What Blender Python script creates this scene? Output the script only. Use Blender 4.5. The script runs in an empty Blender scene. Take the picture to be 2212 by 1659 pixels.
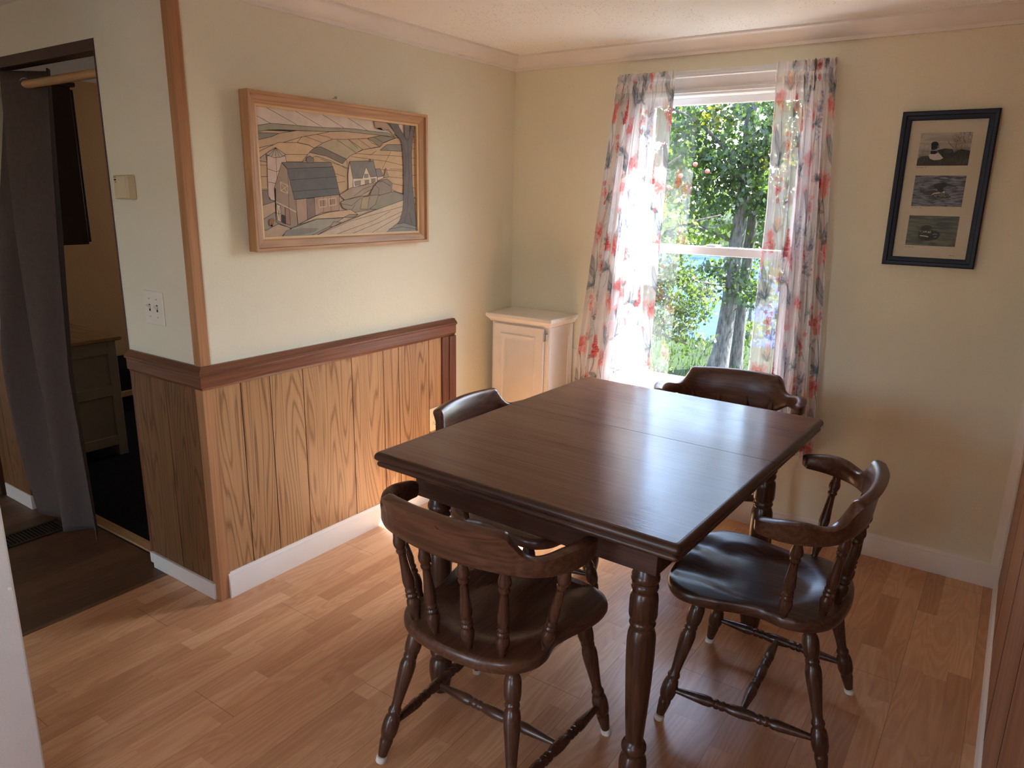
import bpy, bmesh, math, random
import numpy as np
from mathutils import Vector, Matrix
random.seed(7)
rng = np.random.default_rng(11)
sc = bpy.context.scene
COL = sc.collection
PI = math.pi

# ------------------------------------------------------------------ camera
def cam_axes(yaw, pitch, roll):
    f = Vector((math.sin(yaw) * math.cos(pitch), math.cos(yaw) * math.cos(pitch), math.sin(pitch)))
    r = f.cross(Vector((0, 0, 1))).normalized()
    u = r.cross(f)
    c, s = math.cos(roll), math.sin(roll)
    return c * r + s * u, -s * r + c * u, f
r_, u_, f_ = cam_axes(-0.6033, -0.2539, 0.0184)
cd = bpy.data.cameras.new('camera')
cam = bpy.data.objects.new('camera', cd)
COL.objects.link(cam)
cam.matrix_world = Matrix(((r_.x, u_.x, -f_.x, 2.2812), (r_.y, u_.y, -f_.y, -3.2897), (r_.z, u_.z, -f_.z, 1.4985), (0, 0, 0, 1)))
cd.sensor_width = 36.0
cd.lens = 1572.19 / 2212 * 36.0
cd.clip_start = 0.03
cd.clip_end = 300
sc.camera = cam

# ------------------------------------------------------------------ world, sun, portal, added fill lamps, exposure
sc.view_settings.view_transform = 'Standard'
sc.view_settings.look = 'None'
sc.view_settings.gamma = 1.0
sc.view_settings.use_curve_mapping = False
sc.view_settings.exposure = 2.15
sc.cycles.max_bounces = 10
sc.cycles.diffuse_bounces = 6
sc.cycles.glossy_bounces = 4
sc.cycles.transparent_max_bounces = 24
sc.cycles.use_denoising = True
sc.cycles.sample_clamp_indirect = 6.0
sc.cycles.caustics_reflective = False
sc.cycles.caustics_refractive = False

world = bpy.data.worlds.new('sky')
sc.world = world
world.use_nodes = True
wn = world.node_tree
bg = wn.nodes['Background']
sky = wn.nodes.new('ShaderNodeTexSky')
sky.sky_type = 'NISHITA'
sky.sun_disc = False
sky.sun_elevation = math.radians(52.5)
sky.sun_rotation = math.radians(37)
sky.altitude = 100
sky.air_density = 1.0
sky.dust_density = 2.0
wn.links.new(sky.outputs[0], bg.inputs[0])
bg.inputs[1].default_value = 0.68

sun = bpy.data.lights.new('sun', 'SUN')
sun.energy = 16.0
sun.angle = math.radians(0.6)
sun.color = (0.97, 0.985, 1.0)
so = bpy.data.objects.new('sun', sun)
COL.objects.link(so)
SUN_DIR = Vector((-0.60 * 0.609, -0.80 * 0.609, -0.793))
so.rotation_euler = SUN_DIR.to_track_quat('-Z', 'Y').to_euler()
so.location = (6, 9, 14)

def area(name, loc, direction, sx, sy, power, color=(1, 1, 1), portal=False):
    l = bpy.data.lights.new(name, 'AREA')
    l.shape = 'RECTANGLE'
    l.size, l.size_y = sx, sy
    l.energy = power
    l.color = color
    o = bpy.data.objects.new(name, l)
    COL.objects.link(o)
    o.location = loc
    o.rotation_euler = Vector(direction).to_track_quat('-Z', 'Y').to_euler()
    if portal:
        l.cycles.is_portal = True
    return o
area('window_portal', (1.085, 0.16, 1.27), (0, -1, 0), 0.80, 1.36, 1.0, portal=True)
area('bedroom_fill', (-1.9, 1.05, 1.4), (0, -1, 0), 0.8, 0.9, 1.5, (1.0, 0.97, 0.92))  # added lamp lifting the dark bedroom; its end wall has no window
area('kitchen_fill_right', (2.47, -4.7, 1.4), (-1, 0, 0), 1.3, 1.0, 5.4, (0.84, 0.93, 1.0))  # added fill lamp, an unseen source on the right past the viewer
area('kitchen_fill_back', (0.1, -6.62, 1.25), (0, 1, 0), 0.85, 1.6, 0.9, (0.84, 0.93, 1.0))  # second added fill, brightens the window wall from behind the viewer

# ------------------------------------------------------------------ helpers
class MB:
    """collects shapes for ONE mesh object"""
    def __init__(s):
        s.v, s.f, s.m, s.pid = [], [], [], []
        s.cur = 0.0
    def add(s, verts, faces, m=0):
        b = len(s.v)
        s.v += [tuple(p) for p in verts]
        s.pid += [s.cur] * len(verts)
        for f in faces:
            s.f.append(tuple(b + i for i in f))
            s.m.append(m)
        return s
    def box(s, a, b, m=0):
        x0, y0, z0 = [min(a[i], b[i]) for i in range(3)]
        x1, y1, z1 = [max(a[i], b[i]) for i in range(3)]
        v = [(x0, y0, z0), (x1, y0, z0), (x1, y1, z0), (x0, y1, z0), (x0, y0, z1), (x1, y0, z1), (x1, y1, z1), (x0, y1, z1)]
        return s.add(v, [(0, 3, 2, 1), (4, 5, 6, 7), (0, 1, 5, 4), (1, 2, 6, 5), (2, 3, 7, 6), (3, 0, 4, 7)], m)
    def prism(s, poly, fn, d0, d1, m=0):
        """poly: list of 2D pts, fn(a,b,d)->3D"""
        n = len(poly)
        v = [fn(a, b, d0) for a, b in poly] + [fn(a, b, d1) for a, b in poly]
        f = [tuple(range(n - 1, -1, -1)), tuple(range(n, 2 * n))]
        f += [(i, (i + 1) % n, n + (i + 1) % n, n + i) for i in range(n)]
        return s.add(v, f, m)
    def extrude_profile(s, prof, p0, p1, out, up=(0, 0, 1), m=0, miter0=0, miter1=0):
        """profile (o,u) swept from p0 to p1; miter shifts the ends along the run by o*miter"""
        p0, p1, out, up = Vector(p0), Vector(p1), Vector(out), Vector(up)
        d = (p1 - p0).normalized()
        n = len(prof)
        v = [p0 + out * o + up * u + d * (o * miter0) for o, u in prof] + [p1 + out * o + up * u - d * (o * miter1) for o, u in prof]
        f = [tuple(range(n)), tuple(range(2 * n - 1, n - 1, -1))]
        f += [(i, n + i, n + (i + 1) % n, (i + 1) % n) for i in range(n)]
        return s.add(v, f, m)
    def lathe(s, p0, p1, prof, seg=18, m=0):
        p0, p1 = Vector(p0), Vector(p1)
        ax = p1 - p0
        L = ax.length
        w = ax / L
        t = Vector((1, 0, 0)) if abs(w.x) < 0.8 else Vector((0, 1, 0))
        a = w.cross(t).normalized()
        b = w.cross(a)
        v = []
        for q, r in prof:
            c = p0 + w * (q * L)
            for k in range(seg):
                an = 2 * PI * k / seg
                v.append(c + (a * math.cos(an) + b * math.sin(an)) * r)
        n = len(prof)
        f = []
        for i in range(n - 1):
            for k in range(seg):
                k2 = (k + 1) % seg
                f.append((i * seg + k, i * seg + k2, (i + 1) * seg + k2, (i + 1) * seg + k))
        f.append(tuple(range(seg - 1, -1, -1)))
        f.append(tuple((n - 1) * seg + k for k in range(seg)))
        return s.add(v, f, m)
    def tube(s, pts, r, seg=10, m=0):
        pts = [Vector(p) for p in pts]
        n = len(pts)
        v = []
        for i, p in enumerate(pts):
            d = (pts[min(i + 1, n - 1)] - pts[max(i - 1, 0)]).normalized()
            t = Vector((0, 0, 1)) if abs(d.z) < 0.9 else Vector((1, 0, 0))
            a = d.cross(t).normalized()
            b = d.cross(a)
            rr = r[i] if isinstance(r, (list, tuple)) else r
            for k in range(seg):
                an = 2 * PI * k / seg
                v.append(p + (a * math.cos(an) + b * math.sin(an)) * rr)
        f = [(i * seg + k, i * seg + (k + 1) % seg, (i + 1) * seg + (k + 1) % seg, (i + 1) * seg + k) for i in range(n - 1) for k in range(seg)]
        f.append(tuple(range(seg - 1, -1, -1)))
        f.append(tuple((n - 1) * seg + k for k in range(seg)))
        return s.add(v, f, m)
    def rings(s, rs, m=0, cap=True, closed=True):
        n, k = len(rs), len(rs[0])
        v = [p for r in rs for p in r]
        f = []
        for i in range(n - 1):
            for j in range(k if closed else k - 1):
                j2 = (j + 1) % k
                f.append((i * k + j, i * k + j2, (i + 1) * k + j2, (i + 1) * k + j))
        if cap:
            f.append(tuple(range(k - 1, -1, -1)))
            f.append(tuple((n - 1) * k + j for j in range(k)))
        return s.add(v, f, m)

def smooth(a, b, x):
    t_ = min(1, max(0, (x - a) / (b - a)))
    return t_ * t_ * (3 - 2 * t_)

def world_loc(o):
    p = Vector((0, 0, 0))
    while o is not None:
        p += o.location
        o = o.parent
    return p

def build(name, mb, mats, parent=None, local=False, bevel=0.0, angle=35, seg=2, loc=None):
    me = bpy.data.meshes.new(name)
    off = Vector((0, 0, 0))
    if parent is not None and not local:
        off = world_loc(parent)
    if loc is not None:
        off = Vector(loc)
    me.from_pydata([(p[0] - off.x, p[1] - off.y, p[2] - off.z) for p in mb.v], [], mb.f)
    if not isinstance(mats, (list, tuple)):
        mats = [mats]
    for m in mats:
        me.materials.append(m)
    me.polygons.foreach_set('material_index', mb.m)
    if any(mb.pid):
        at = me.attributes.new('pid', 'FLOAT', 'POINT')
        at.data.foreach_set('value', mb.pid)
    bm = bmesh.new()
    bm.from_mesh(me)
    bmesh.ops.recalc_face_normals(bm, faces=bm.faces)
    bm.to_mesh(me)
    bm.free()
    me.polygons.foreach_set('use_smooth', [True] * len(me.polygons))
    me.set_sharp_from_angle(angle=math.radians(angle))
    o = bpy.data.objects.new(name, me)
    COL.objects.link(o)
    if loc is not None:
        o.location = loc
    if parent is not None:
        o.parent = parent
    if bevel:
        md = o.modifiers.new('bevel', 'BEVEL')
        md.width = bevel
        md.segments = seg
        md.limit_method = 'ANGLE'
        md.angle_limit = math.radians(40)
        md.harden_normals = False
    return o

def tag(o, label, cat, group=None, kind=None):
    o['label'] = label
    o['category'] = cat
    if group:
        o['group'] = group
    if kind:
        o['kind'] = kind
    return o

def thing(name, label, cat, loc=(0, 0, 0), rz=0.0, group=None, kind=None):
    o = bpy.data.objects.new(name, None)
    COL.objects.link(o)
    o.location = loc
    o.rotation_euler = (0, 0, rz)
    o.empty_display_size = 0.1
    return tag(o, label, cat, group, kind)

def struct(name, mb, mats, label=None, bevel=0.0, parent=None, **k):
    o = build(name, mb, mats, parent, bevel=bevel, **k)
    if parent is None:
        o['kind'] = 'structure'
        o['category'] = name.split('_')[0]
        if label:
            o['label'] = label
    return o

def copy_tree(o, parent=None):
    c = o.copy()
    COL.objects.link(c)
    if parent is not None:
        c.parent = parent
    for ch in list(o.children):
        copy_tree(ch, c)
    return c

# ------------------------------------------------------------------ materials
def lin(r, g, b):
    def c(x):
        x /= 255.0
        return x / 12.92 if x <= 0.04045 else ((x + 0.055) / 1.055) ** 2.4
    return (c(r), c(g), c(b), 1.0)

class Nodes:
    def __init__(s, name):
        s.mat = bpy.data.materials.new(name)
        s.mat.use_nodes = True
        s.nt = s.mat.node_tree
        s.bsdf = s.nt.nodes['Principled BSDF']
        s.out = s.nt.nodes['Material Output']
    def n(s, t, **k):
        nd = s.nt.nodes.new('ShaderNode' + t)
        for a, b in k.items():
            setattr(nd, a, b)
        return nd
    def link(s, a, b):
        s.nt.links.new(a, b)
    def put(s, inp, v):
        if isinstance(v, bpy.types.NodeSocket):
            s.link(v, inp)
        else:
            inp.default_value = v
    def math(s, op, a, b=None, c=None):
        nd = s.n('Math', operation=op)
        s.put(nd.inputs[0], a)
        if b is not None:
            s.put(nd.inputs[1], b)
        if c is not None:
            s.put(nd.inputs[2], c)
        return nd.outputs[0]
    def vmath(s, op, a, b=None):
        nd = s.n('VectorMath', operation=op)
        s.put(nd.inputs[0], a)
        if b is not None:
            s.put(nd.inputs[1], b)
        return nd.outputs[0]
    def noise(s, vec, scale, detail=3.0, rough=0.55, dist=0.0):
        nd = s.n('TexNoise')
        s.put(nd.inputs['Vector'], vec)
        nd.inputs['Scale'].default_value = scale
        nd.inputs['Detail'].default_value = detail
        nd.inputs['Roughness'].default_value = rough
        nd.inputs['Distortion'].default_value = dist
        return nd.outputs['Fac']
    def ramp(s, fac, stops):
        nd = s.n('ValToRGB')
        s.put(nd.inputs[0], fac)
        el = nd.color_ramp.elements
        while len(el) < len(stops):
            el.new(0.5)
        for e, (p, c) in zip(el, stops):
            e.position = p
            e.color = c
        return nd.outputs[0]
    def mix(s, fac, a, b, mode='MIX'):
        nd = s.n('Mix', data_type='RGBA', blend_type=mode)
        s.put(nd.inputs[0], fac)
        s.put(nd.inputs[6], a)
        s.put(nd.inputs[7], b)
        return nd.outputs[2]
    def coord(s):
        return s.n('TexCoord').outputs['Object']
    def bump(s, h, strength=0.2, dist=0.01):
        nd = s.n('Bump')
        nd.inputs['Strength'].default_value = strength
        nd.inputs['Distance'].default_value = dist
        s.put(nd.inputs['Height'], h)
        s.link(nd.outputs[0], s.bsdf.inputs['Normal'])
    def base(s, c, rough=0.5, spec=0.5, metal=0.0, coat=0.0):
        s.put(s.bsdf.inputs['Base Color'], c)
        s.put(s.bsdf.inputs['Roughness'], rough)
        s.bsdf.inputs['Specular IOR Level'].default_value = spec
        s.bsdf.inputs['Metallic'].default_value = metal
        s.bsdf.inputs['Coat Weight'].default_value = coat
        s.bsdf.inputs['Coat Roughness'].default_value = 0.2

def plain(name, c, rough=0.5, spec=0.5, metal=0.0, var=0.06, scale=9.0, bump=0.0):
    g = Nodes(name)
    co = g.coord()
    nz = g.noise(co, scale, 4)
    d = tuple(max(0, x * (1 - var)) for x in c[:3]) + (1,)
    l = tuple(min(1, x * (1 + var)) for x in c[:3]) + (1,)
    g.base(g.ramp(nz, [(0.3, d), (0.7, l)]), rough, spec, metal)
    if bump:
        g.bump(g.noise(co, scale * 30, 2), bump, 0.002)
    return g.mat

def wood(name, dark, mid, light, axis='z', across=9.0, stretch=0.09, freq=22.0, rough=0.45, spec=0.4, ring=0.55, coat=0.0, bump=0.03, fibre=160.0, roughvar=0.0, thin=False):
    g = Nodes(name)
    at = g.n('Attribute', attribute_name='pid')
    off = g.vmath('MULTIPLY', g.n('CombineXYZ').outputs[0], (0, 0, 0))
    cx = g.n('CombineXYZ')
    for i, k in enumerate((3.71, 5.13, 7.77)):
        g.link(g.math('MULTIPLY', at.outputs['Fac'], k), cx.inputs[i])
    co = g.vmath('ADD', g.coord(), cx.outputs[0])
    sc_ = [1, 1, 1]
    sc_['xyz'.index(axis)] = stretch
    co2 = g.vmath('MULTIPLY', co, tuple(sc_))
    n1 = g.noise(co2, across, 2.0, 0.45, 0.25)
    rg = g.math('MULTIPLY_ADD', g.math('SINE', g.math('MULTIPLY', n1, freq * 6.0)), 0.5, 0.5)
    if thin:
        rg = g.math('SUBTRACT', 1.0, g.math('POWER', rg, 4.0))
    sf = [1, 1, 1]
    sf['xyz'.index(axis)] = 0.02
    fb = g.noise(g.vmath('MULTIPLY', co, tuple(sf)), fibre, 3.0, 0.6)
    big = g.noise(co2, across * 0.35, 2.0)
    f = g.math('ADD', g.math('MULTIPLY', rg, ring), g.math('MULTIPLY', fb, 1.0 - ring))
    f = g.math('ADD', g.math('MULTIPLY', f, 0.8), g.math('MULTIPLY', g.math('SUBTRACT', big, 0.4), 0.5))
    g.base(g.ramp(f, [(0.12, dark), (0.45, mid), (0.8, light)]), rough, spec, coat=coat)
    if roughvar:
        g.put(g.bsdf.inputs['Roughness'], g.math('MULTIPLY_ADD', g.noise(co, 14.0, 4), roughvar, rough - roughvar * 0.5))
    if bump:
        g.bump(f, bump, 0.002)
    return g.mat

def floor_mat(name, c_dark, c_mid, c_light, strip=0.0655, length=0.41, rough=0.3):
    g = Nodes(name)
    sep = g.n('SeparateXYZ')
    g.link(g.coord(), sep.inputs[0])
    X, Y = sep.outputs[0], sep.outputs[1]
    xs = g.math('DIVIDE', X, strip)
    ix = g.math('FLOOR', xs)
    wnz = g.n('TexWhiteNoise', noise_dimensions='1D')
    g.link(ix, wnz.inputs['W'])
    ys = g.math('ADD', g.math('DIVIDE', Y, length), g.math('MULTIPLY', wnz.outputs['Value'], 7.0))
    iy = g.math('FLOOR', ys)
    cid = g.n('CombineXYZ')
    g.link(ix, cid.inputs[0]); g.link(iy, cid.inputs[1])
    w2 = g.n('TexWhiteNoise', noise_dimensions='3D')
    g.link(cid.outputs[0], w2.inputs['Vector'])
    rnd = w2.outputs['Value']
    co = g.n('CombineXYZ')
    g.link(g.math('ADD', X, g.math('MULTIPLY', rnd, 13.0)), co.inputs[0])
    g.link(g.math('ADD', g.math('MULTIPLY', Y, 0.11), g.math('MULTIPLY', rnd, 29.0)), co.inputs[1])
    n1 = g.noise(co.outputs[0], 8.0, 2.0, 0.45, 0.3)
    rg = g.math('MULTIPLY_ADD', g.math('SINE', g.math('MULTIPLY', n1, 120.0)), 0.5, 0.5)
    cf = g.n('CombineXYZ')
    g.link(X, cf.inputs[0]); g.link(g.math('MULTIPLY', Y, 0.03), cf.inputs[1])
    fb = g.noise(cf.outputs[0], 220.0, 3.0, 0.6)
    f = g.math('ADD', g.math('MULTIPLY', rg, 0.14), g.math('MULTIPLY', fb, 0.34))
    f = g.math('ADD', f, g.math('MULTIPLY', rnd, 0.42))
    c = g.ramp(f, [(0.22, c_dark), (0.52, c_mid), (0.85, c_light)])
    # plank joints of the laminate boards (three strips wide)
    fx = g.math('FRACT', g.math('DIVIDE', X, strip * 3))
    ex = g.math('LESS_THAN', fx, 0.008)
    fy = g.math('FRACT', g.math('ADD', g.math('DIVIDE', Y, 1.29), g.math('MULTIPLY', g.math('FLOOR', g.math('DIVIDE', X, strip * 3)), 0.37)))
    ey = g.math('LESS_THAN', fy, 0.0016)
    e = g.math('MAXIMUM', ex, ey)
    # hairline between strips
    c = g.mix(g.math('MULTIPLY', e, 0.55), c, (0.05, 0.022, 0.012, 1))
    scuff = g.noise(g.coord(), 5.0, 5.0, 0.65)
    g.base(c, g.math('MULTIPLY_ADD', scuff, 0.22, rough - 0.08), 0.5)
    g.bump(g.math('SUBTRACT', g.math('MULTIPLY', fb, 0.25), e), 0.06, 0.002)
    return g.mat

def wall_mat(name, c, c2, c3=None, rough=0.75):
    g = Nodes(name)
    co = g.coord()
    big = g.noise(co, 1.3, 3)
    col = g.ramp(big, [(0.35, c), (0.65, c2)])
    # small scuffs and patched spots
    sp = g.noise(co, 16.0, 2, 0.5)
    spot = g.math('GREATER_THAN', sp, 0.80)
    col = g.mix(g.math('MULTIPLY', spot, 0.25), col, tuple(x * 1.12 for x in c[:3]) + (1,))
    g.base(col, rough, 0.25)
    fine = g.noise(co, 150.0, 3, 0.6)
    dent = g.noise(co, 11.0, 4, 0.7, 0.8)
    ridge = g.math('POWER', g.math('SUBTRACT', 1.0, g.math('ABSOLUTE', g.math('MULTIPLY_ADD', dent, 2.0, -1.0))), 24.0)
    h = g.math('ADD', g.math('MULTIPLY', fine, 0.5), g.math('MULTIPLY', ridge, 0.35))
    g.bump(h, 0.30, 0.004)
    return g.mat

M = {}
M['wall'] = wall_mat('painted_wall', lin(223, 219, 196), lin(227, 223, 201))
M['wall_dim'] = wall_mat('painted_hall_wall', lin(222, 215, 196), lin(226, 219, 202))
g = Nodes('popcorn_ceiling')
co = g.coord()
vor = g.n('TexVoronoi'); g.link(co, vor.inputs['Vector']); vor.inputs['Scale'].default_value = 70.0
pit = g.math('LESS_THAN', vor.outputs['Distance'], 0.17)
keep = g.math('GREATER_THAN', g.noise(co, 2.2, 2), 0.46)
pit = g.math('MULTIPLY', pit, keep)
g.base(g.mix(g.math('MULTIPLY', pit, 0.55), lin(245, 243, 239), lin(130, 120, 108)), 0.85, 0.15)
g.bump(g.math('SUBTRACT', g.noise(co, 120.0, 3, 0.6), pit), 0.5, 0.006)
M['ceiling'] = g.mat
M['white'] = plain('white_gloss_paint', lin(226, 220, 212), 0.38, 0.45, var=0.03, scale=4)
M['white_window'] = plain('white_vinyl', lin(228, 230, 232), 0.35, 0.45, var=0.02)
M['cab_white'] = plain('white_cabinet_paint', lin(229, 222, 213), 0.42, 0.4, var=0.03)
M['fridge'] = plain('pale_textured_enamel', lin(205, 199, 188), 0.45, 0.4, var=0.03, bump=0.5, scale=7)
M['floor'] = floor_mat('beech_laminate', lin(180, 131, 93), lin(203, 155, 114), lin(224, 183, 142))
M['floor_hall'] = floor_mat('dark_laminate', lin(70, 46, 30), lin(98, 66, 42), lin(122, 86, 56), 0.12, 0.9, 0.45)
M['carpet'] = plain('dark_carpet', lin(38, 36, 40), 0.95, 0.05, var=0.3, scale=160, bump=0.8)
M['panel'] = wood('wainscot_panel_wood', lin(100, 69, 45), lin(157, 116, 78), lin(186, 146, 104), 'z', 6.5, 0.085, 28, 0.42, 0.4, 0.42, thin=True)
M['groove'] = plain('dark_groove', lin(52, 32, 20), 0.8, 0.1)
M['mahogany'] = wood('mahogany_trim', lin(82, 48, 32), lin(120, 73, 49), lin(144, 94, 66), 'y', 24, 0.04, 6, 0.38, 0.45, 0.25)
M['mahogany_z'] = wood('mahogany_post', lin(74, 44, 30), lin(106, 64, 44), lin(128, 82, 58), 'z', 24, 0.04, 6, 0.38, 0.45, 0.25)
M['mahogany_x'] = wood('mahogany_hall_rail', lin(74, 44, 30), lin(106, 64, 44), lin(128, 82, 58), 'x', 24, 0.04, 6, 0.38, 0.45, 0.25)
M['oak'] = wood('oak_corner_trim', lin(136, 94, 62), lin(172, 124, 86), lin(190, 144, 104), 'z', 26, 0.03, 5, 0.5, 0.35, 0.2)
M['pine'] = wood('pale_pine', lin(150, 112, 72), lin(182, 142, 98), lin(200, 162, 118), 'x', 26, 0.04, 6, 0.55, 0.3, 0.25)
M['frame_v'] = wood('honey_frame_upright', lin(146, 104, 70), lin(180, 137, 98), lin(198, 157, 118), 'z', 18, 0.06, 8, 0.45, 0.4, 0.3)
M['frame_h'] = wood('honey_frame_rail', lin(146, 104, 70), lin(180, 137, 98), lin(198, 157, 118), 'y', 18, 0.06, 8, 0.45, 0.4, 0.3)
M['walnut'] = wood('walnut_chair', lin(50, 31, 22), lin(80, 52, 38), lin(106, 72, 54), 'y', 16, 0.10, 10, 0.30, 0.5, 0.30, roughvar=0.12)
M['walnut_z'] = wood('walnut_turning', lin(46, 28, 20), lin(72, 45, 33), lin(96, 63, 47), 'z', 26, 0.06, 6, 0.27, 0.5, 0.22)
M['walnut_x'] = wood('walnut_rail', lin(50, 31, 22), lin(82, 53, 39), lin(110, 74, 55), 'x', 16, 0.08, 8, 0.30, 0.5, 0.30, roughvar=0.12)
M['table_top'] = wood('walnut_laminate_top', lin(86, 58, 46), lin(111, 79, 63), lin(128, 95, 77), 'x', 9, 0.09, 3, 0.19, 0.22, 0.12, bump=0.12, fibre=110, roughvar=0.10)
M['table_edge'] = wood('walnut_table_edge', lin(44, 24, 17), lin(66, 38, 27), lin(88, 54, 38), 'x', 22, 0.05, 6, 0.35, 0.5, 0.3)
M['table_edge_y'] = wood('walnut_table_side', lin(44, 24, 17), lin(66, 38, 27), lin(88, 54, 38), 'y', 22, 0.05, 6, 0.35, 0.5, 0.3)
M['felt'] = plain('white_felt', lin(216, 208, 196), 0.9, 0.1)
M['steel'] = plain('brushed_steel', lin(176, 174, 170), 0.4, 0.5, 0.4)
M['black'] = plain('black_slot', lin(24, 22, 20), 0.7, 0.2)
M['almond'] = plain('almond_plastic', lin(226, 206, 164), 0.4, 0.45, var=0.02)
M['switch'] = plain('white_plastic', lin(226, 218, 206), 0.4, 0.45, var=0.02)
M['thermo'] = plain('ivory_plastic', lin(206, 190, 158), 0.45, 0.4, var=0.05)
M['navy'] = plain('navy_frame_paint', lin(18, 31, 52), 0.5, 0.35, var=0.08)
M['mat'] = plain('cream_mat_board', lin(206, 194, 176), 0.8, 0.2, var=0.02)
M['cloth'] = plain('grey_curtain_cloth', lin(88, 76, 72), 0.9, 0.1, var=0.08, scale=60, bump=0.3)
M['dark_wood'] = plain('very_dark_wood', lin(66, 40, 32), 0.45, 0.4, var=0.15)
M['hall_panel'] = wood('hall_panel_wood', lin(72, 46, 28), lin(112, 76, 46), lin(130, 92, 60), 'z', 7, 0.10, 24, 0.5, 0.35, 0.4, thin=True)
M['right_panel'] = wood('right_wall_wood', lin(112, 74, 54), lin(150, 106, 80), lin(170, 126, 98), 'z', 8, 0.05, 5, 0.5, 0.35, 0.3)
M['dresser'] = plain('grey_white_dresser', lin(160, 150, 138), 0.5, 0.35)
M['tan_wall'] = wall_mat('tan_bedroom_wall', lin(196, 152, 108), lin(200, 158, 114))
M['vent'] = plain('dark_bronze', lin(58, 48, 38), 0.5, 0.4, 0.4)

# ------------------------------------------------------------------ the room
L = 1.88          # the left wall runs from the window wall (y = 0) to the outer corner (y = -L)
W = 2.404         # right wall
ZC = 2.175        # ceiling
XJ = -0.465       # right jamb of the doorway in the hall wall
XO = -1.42        # left edge of that doorway
XT = -0.333       # where the beech laminate meets the old dark laminate
YB = -6.6

struct('floor', MB().box((XT, YB, -0.05), (W + 0.1, 0.0, 0.0)), M['floor'], 'beech strip laminate floor under the dining table')
struct('floor_hallway', MB().box((-3.0, YB, -0.05), (XT, -1.85, 0.0)).box((XT, -1.85, -0.05), (-0.1, -1.7, -0.002)), M['floor_hall'], 'dark worn laminate floor in front of the doorway')
struct('floor_bedroom', MB().box((-3.1, -1.80, -0.05), (-0.1, 1.2, 0.004)), M['carpet'], 'dark carpet beyond the doorway')
struct('ceiling', MB().box((-3.1, YB, ZC), (W + 0.1, 0.12, ZC + 0.1)).box((-3.1, 0.12, ZC), (-0.1, 1.2, ZC + 0.1)), M['ceiling'], 'white popcorn ceiling')
struct('wall_left', MB().box((-0.1, -L + 0.001, 0), (0, 0.0, ZC)), M['wall'], 'cream wall holding the barn picture')
WX0, WX1, WZ0, WZ1 = 0.695, 1.475, 0.585, 1.955
struct('wall_back', MB().box((-0.1, 0, -0.9), (WX0, 0.12, ZC)).box((WX1, 0, -0.9), (W + 0.1, 0.12, ZC)).box((WX0, 0, -0.9), (WX1, 0.12, WZ0)).box((WX0, 0, WZ1), (WX1, 0.12, ZC)), M['wall'], 'cream wall around the window')
struct('wall_right', MB().box((W, -4.05, 0), (W + 0.1, 0, ZC)).box((W, YB, 0), (W + 0.1, -5.35, ZC)).box((W, -5.35, 0), (W + 0.1, -4.05, 0.9)).box((W, -5.35, 1.9), (W + 0.1, -4.05, ZC)), M['right_panel'], 'brown wood panelled wall at the right edge')  # gap past the viewer is added for the right-hand fill lamp
struct('wall_hall', MB().box((XJ, -L, 0), (-0.001, -L + 0.085, ZC)).box((XO, -L, 1.995), (XJ, -L + 0.085, ZC)).box((-3.0, -L - 0.05, 0), (XO, -L + 0.085, ZC)), M['wall_dim'], 'cream hall wall with doorway, switch and thermostat')
struct('wall_hall_end', MB().box((-3.1, YB, 0), (-3.0, -L, ZC)), M['wall_dim'])
struct('wall_bedroom', MB().box((-3.1, -L + 0.085, 0), (-3.0, 1.2, ZC)), M['tan_wall'], 'tan wall seen through the doorway')
struct('wall_bedroom_side', MB().box((-0.2, 0.0, 0), (-0.1, 1.1, ZC)), M['tan_wall'])
struct('wall_bedroom_end', MB().box((-3.1, 1.1, 0), (-0.1, 1.2, ZC)), M['tan_wall'])
# kitchen end of the room behind the viewer, opening added for the fill lamp
struct('wall_kitchen', MB().box((-3.1, YB - 0.1, 0), (-0.35, YB, ZC)).box((0.55, YB - 0.1, 0), (W + 0.1, YB, ZC)).box((-0.35, YB - 0.1, 2.06), (0.55, YB, ZC)), M['wall_dim'], 'plain wall with an opening for the added fill lamp at the kitchen end behind the viewer')

crown = [(0, 0), (0.011, 0), (0.013, 0.013), (0.019, 0.016), (0.03, 0.028), (0.046, 0.05), (0.052, 0.056), (0.06, 0.058), (0.06, 0.0665), (0, 0.0665)]
CZ = ZC - 0.067
struct('trim_1', MB().extrude_profile(crown, (0, -L, CZ), (0, 0, CZ), (1, 0, 0), miter1=1), M['white'], 'white crown moulding over the left wall')
struct('trim_2', MB().extrude_profile(crown, (0, 0, CZ), (W, 0, CZ), (0, -1, 0), miter0=1), M['white'], 'white crown moulding over the window wall')

# ---- wainscot
planks = [-1.862, -1.738, -1.611, -1.455, -1.196, -1.008, -0.909, -0.70, -0.607]
mb = MB()
mb.box((0.0, -1.862, 0.09), (0.003, -0.6, 0.83), 1)
for i, (a, b) in enumerate(zip(planks[:-1], planks[1:])):
    mb.cur = i + 1.0
    mb.box((0.0, a + 0.0022, 0.09), (0.008, b - 0.0022, 0.83), 0)
struct('trim_3', mb, [M['panel'], M['groove']], 'grooved wood wainscot panel under the barn picture')
mb = MB()
mb.box((XJ + 0.012, -L - 0.003, 0.05), (-0.02, -L, 0.83), 1)
for i, (a, b) in enumerate([(XJ + 0.012, -0.233), (-0.233, -0.02)]):
    mb.cur = i + 21.0
    mb.box((a + 0.002, -L - 0.008, 0.05), (b - 0.002, -L, 0.83), 0)
struct('trim_4', mb, [M['hall_panel'], M['groove']], 'grooved wood wainscot panel beside the doorway')
rail = [(0, 0), (0.014, 0), (0.016, 0.008), (0.022, 0.012), (0.022, 0.052), (0.026, 0.054), (0.03, 0.057), (0.03, 0.064), (0.012, 0.083), (0, 0.083)]
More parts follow.
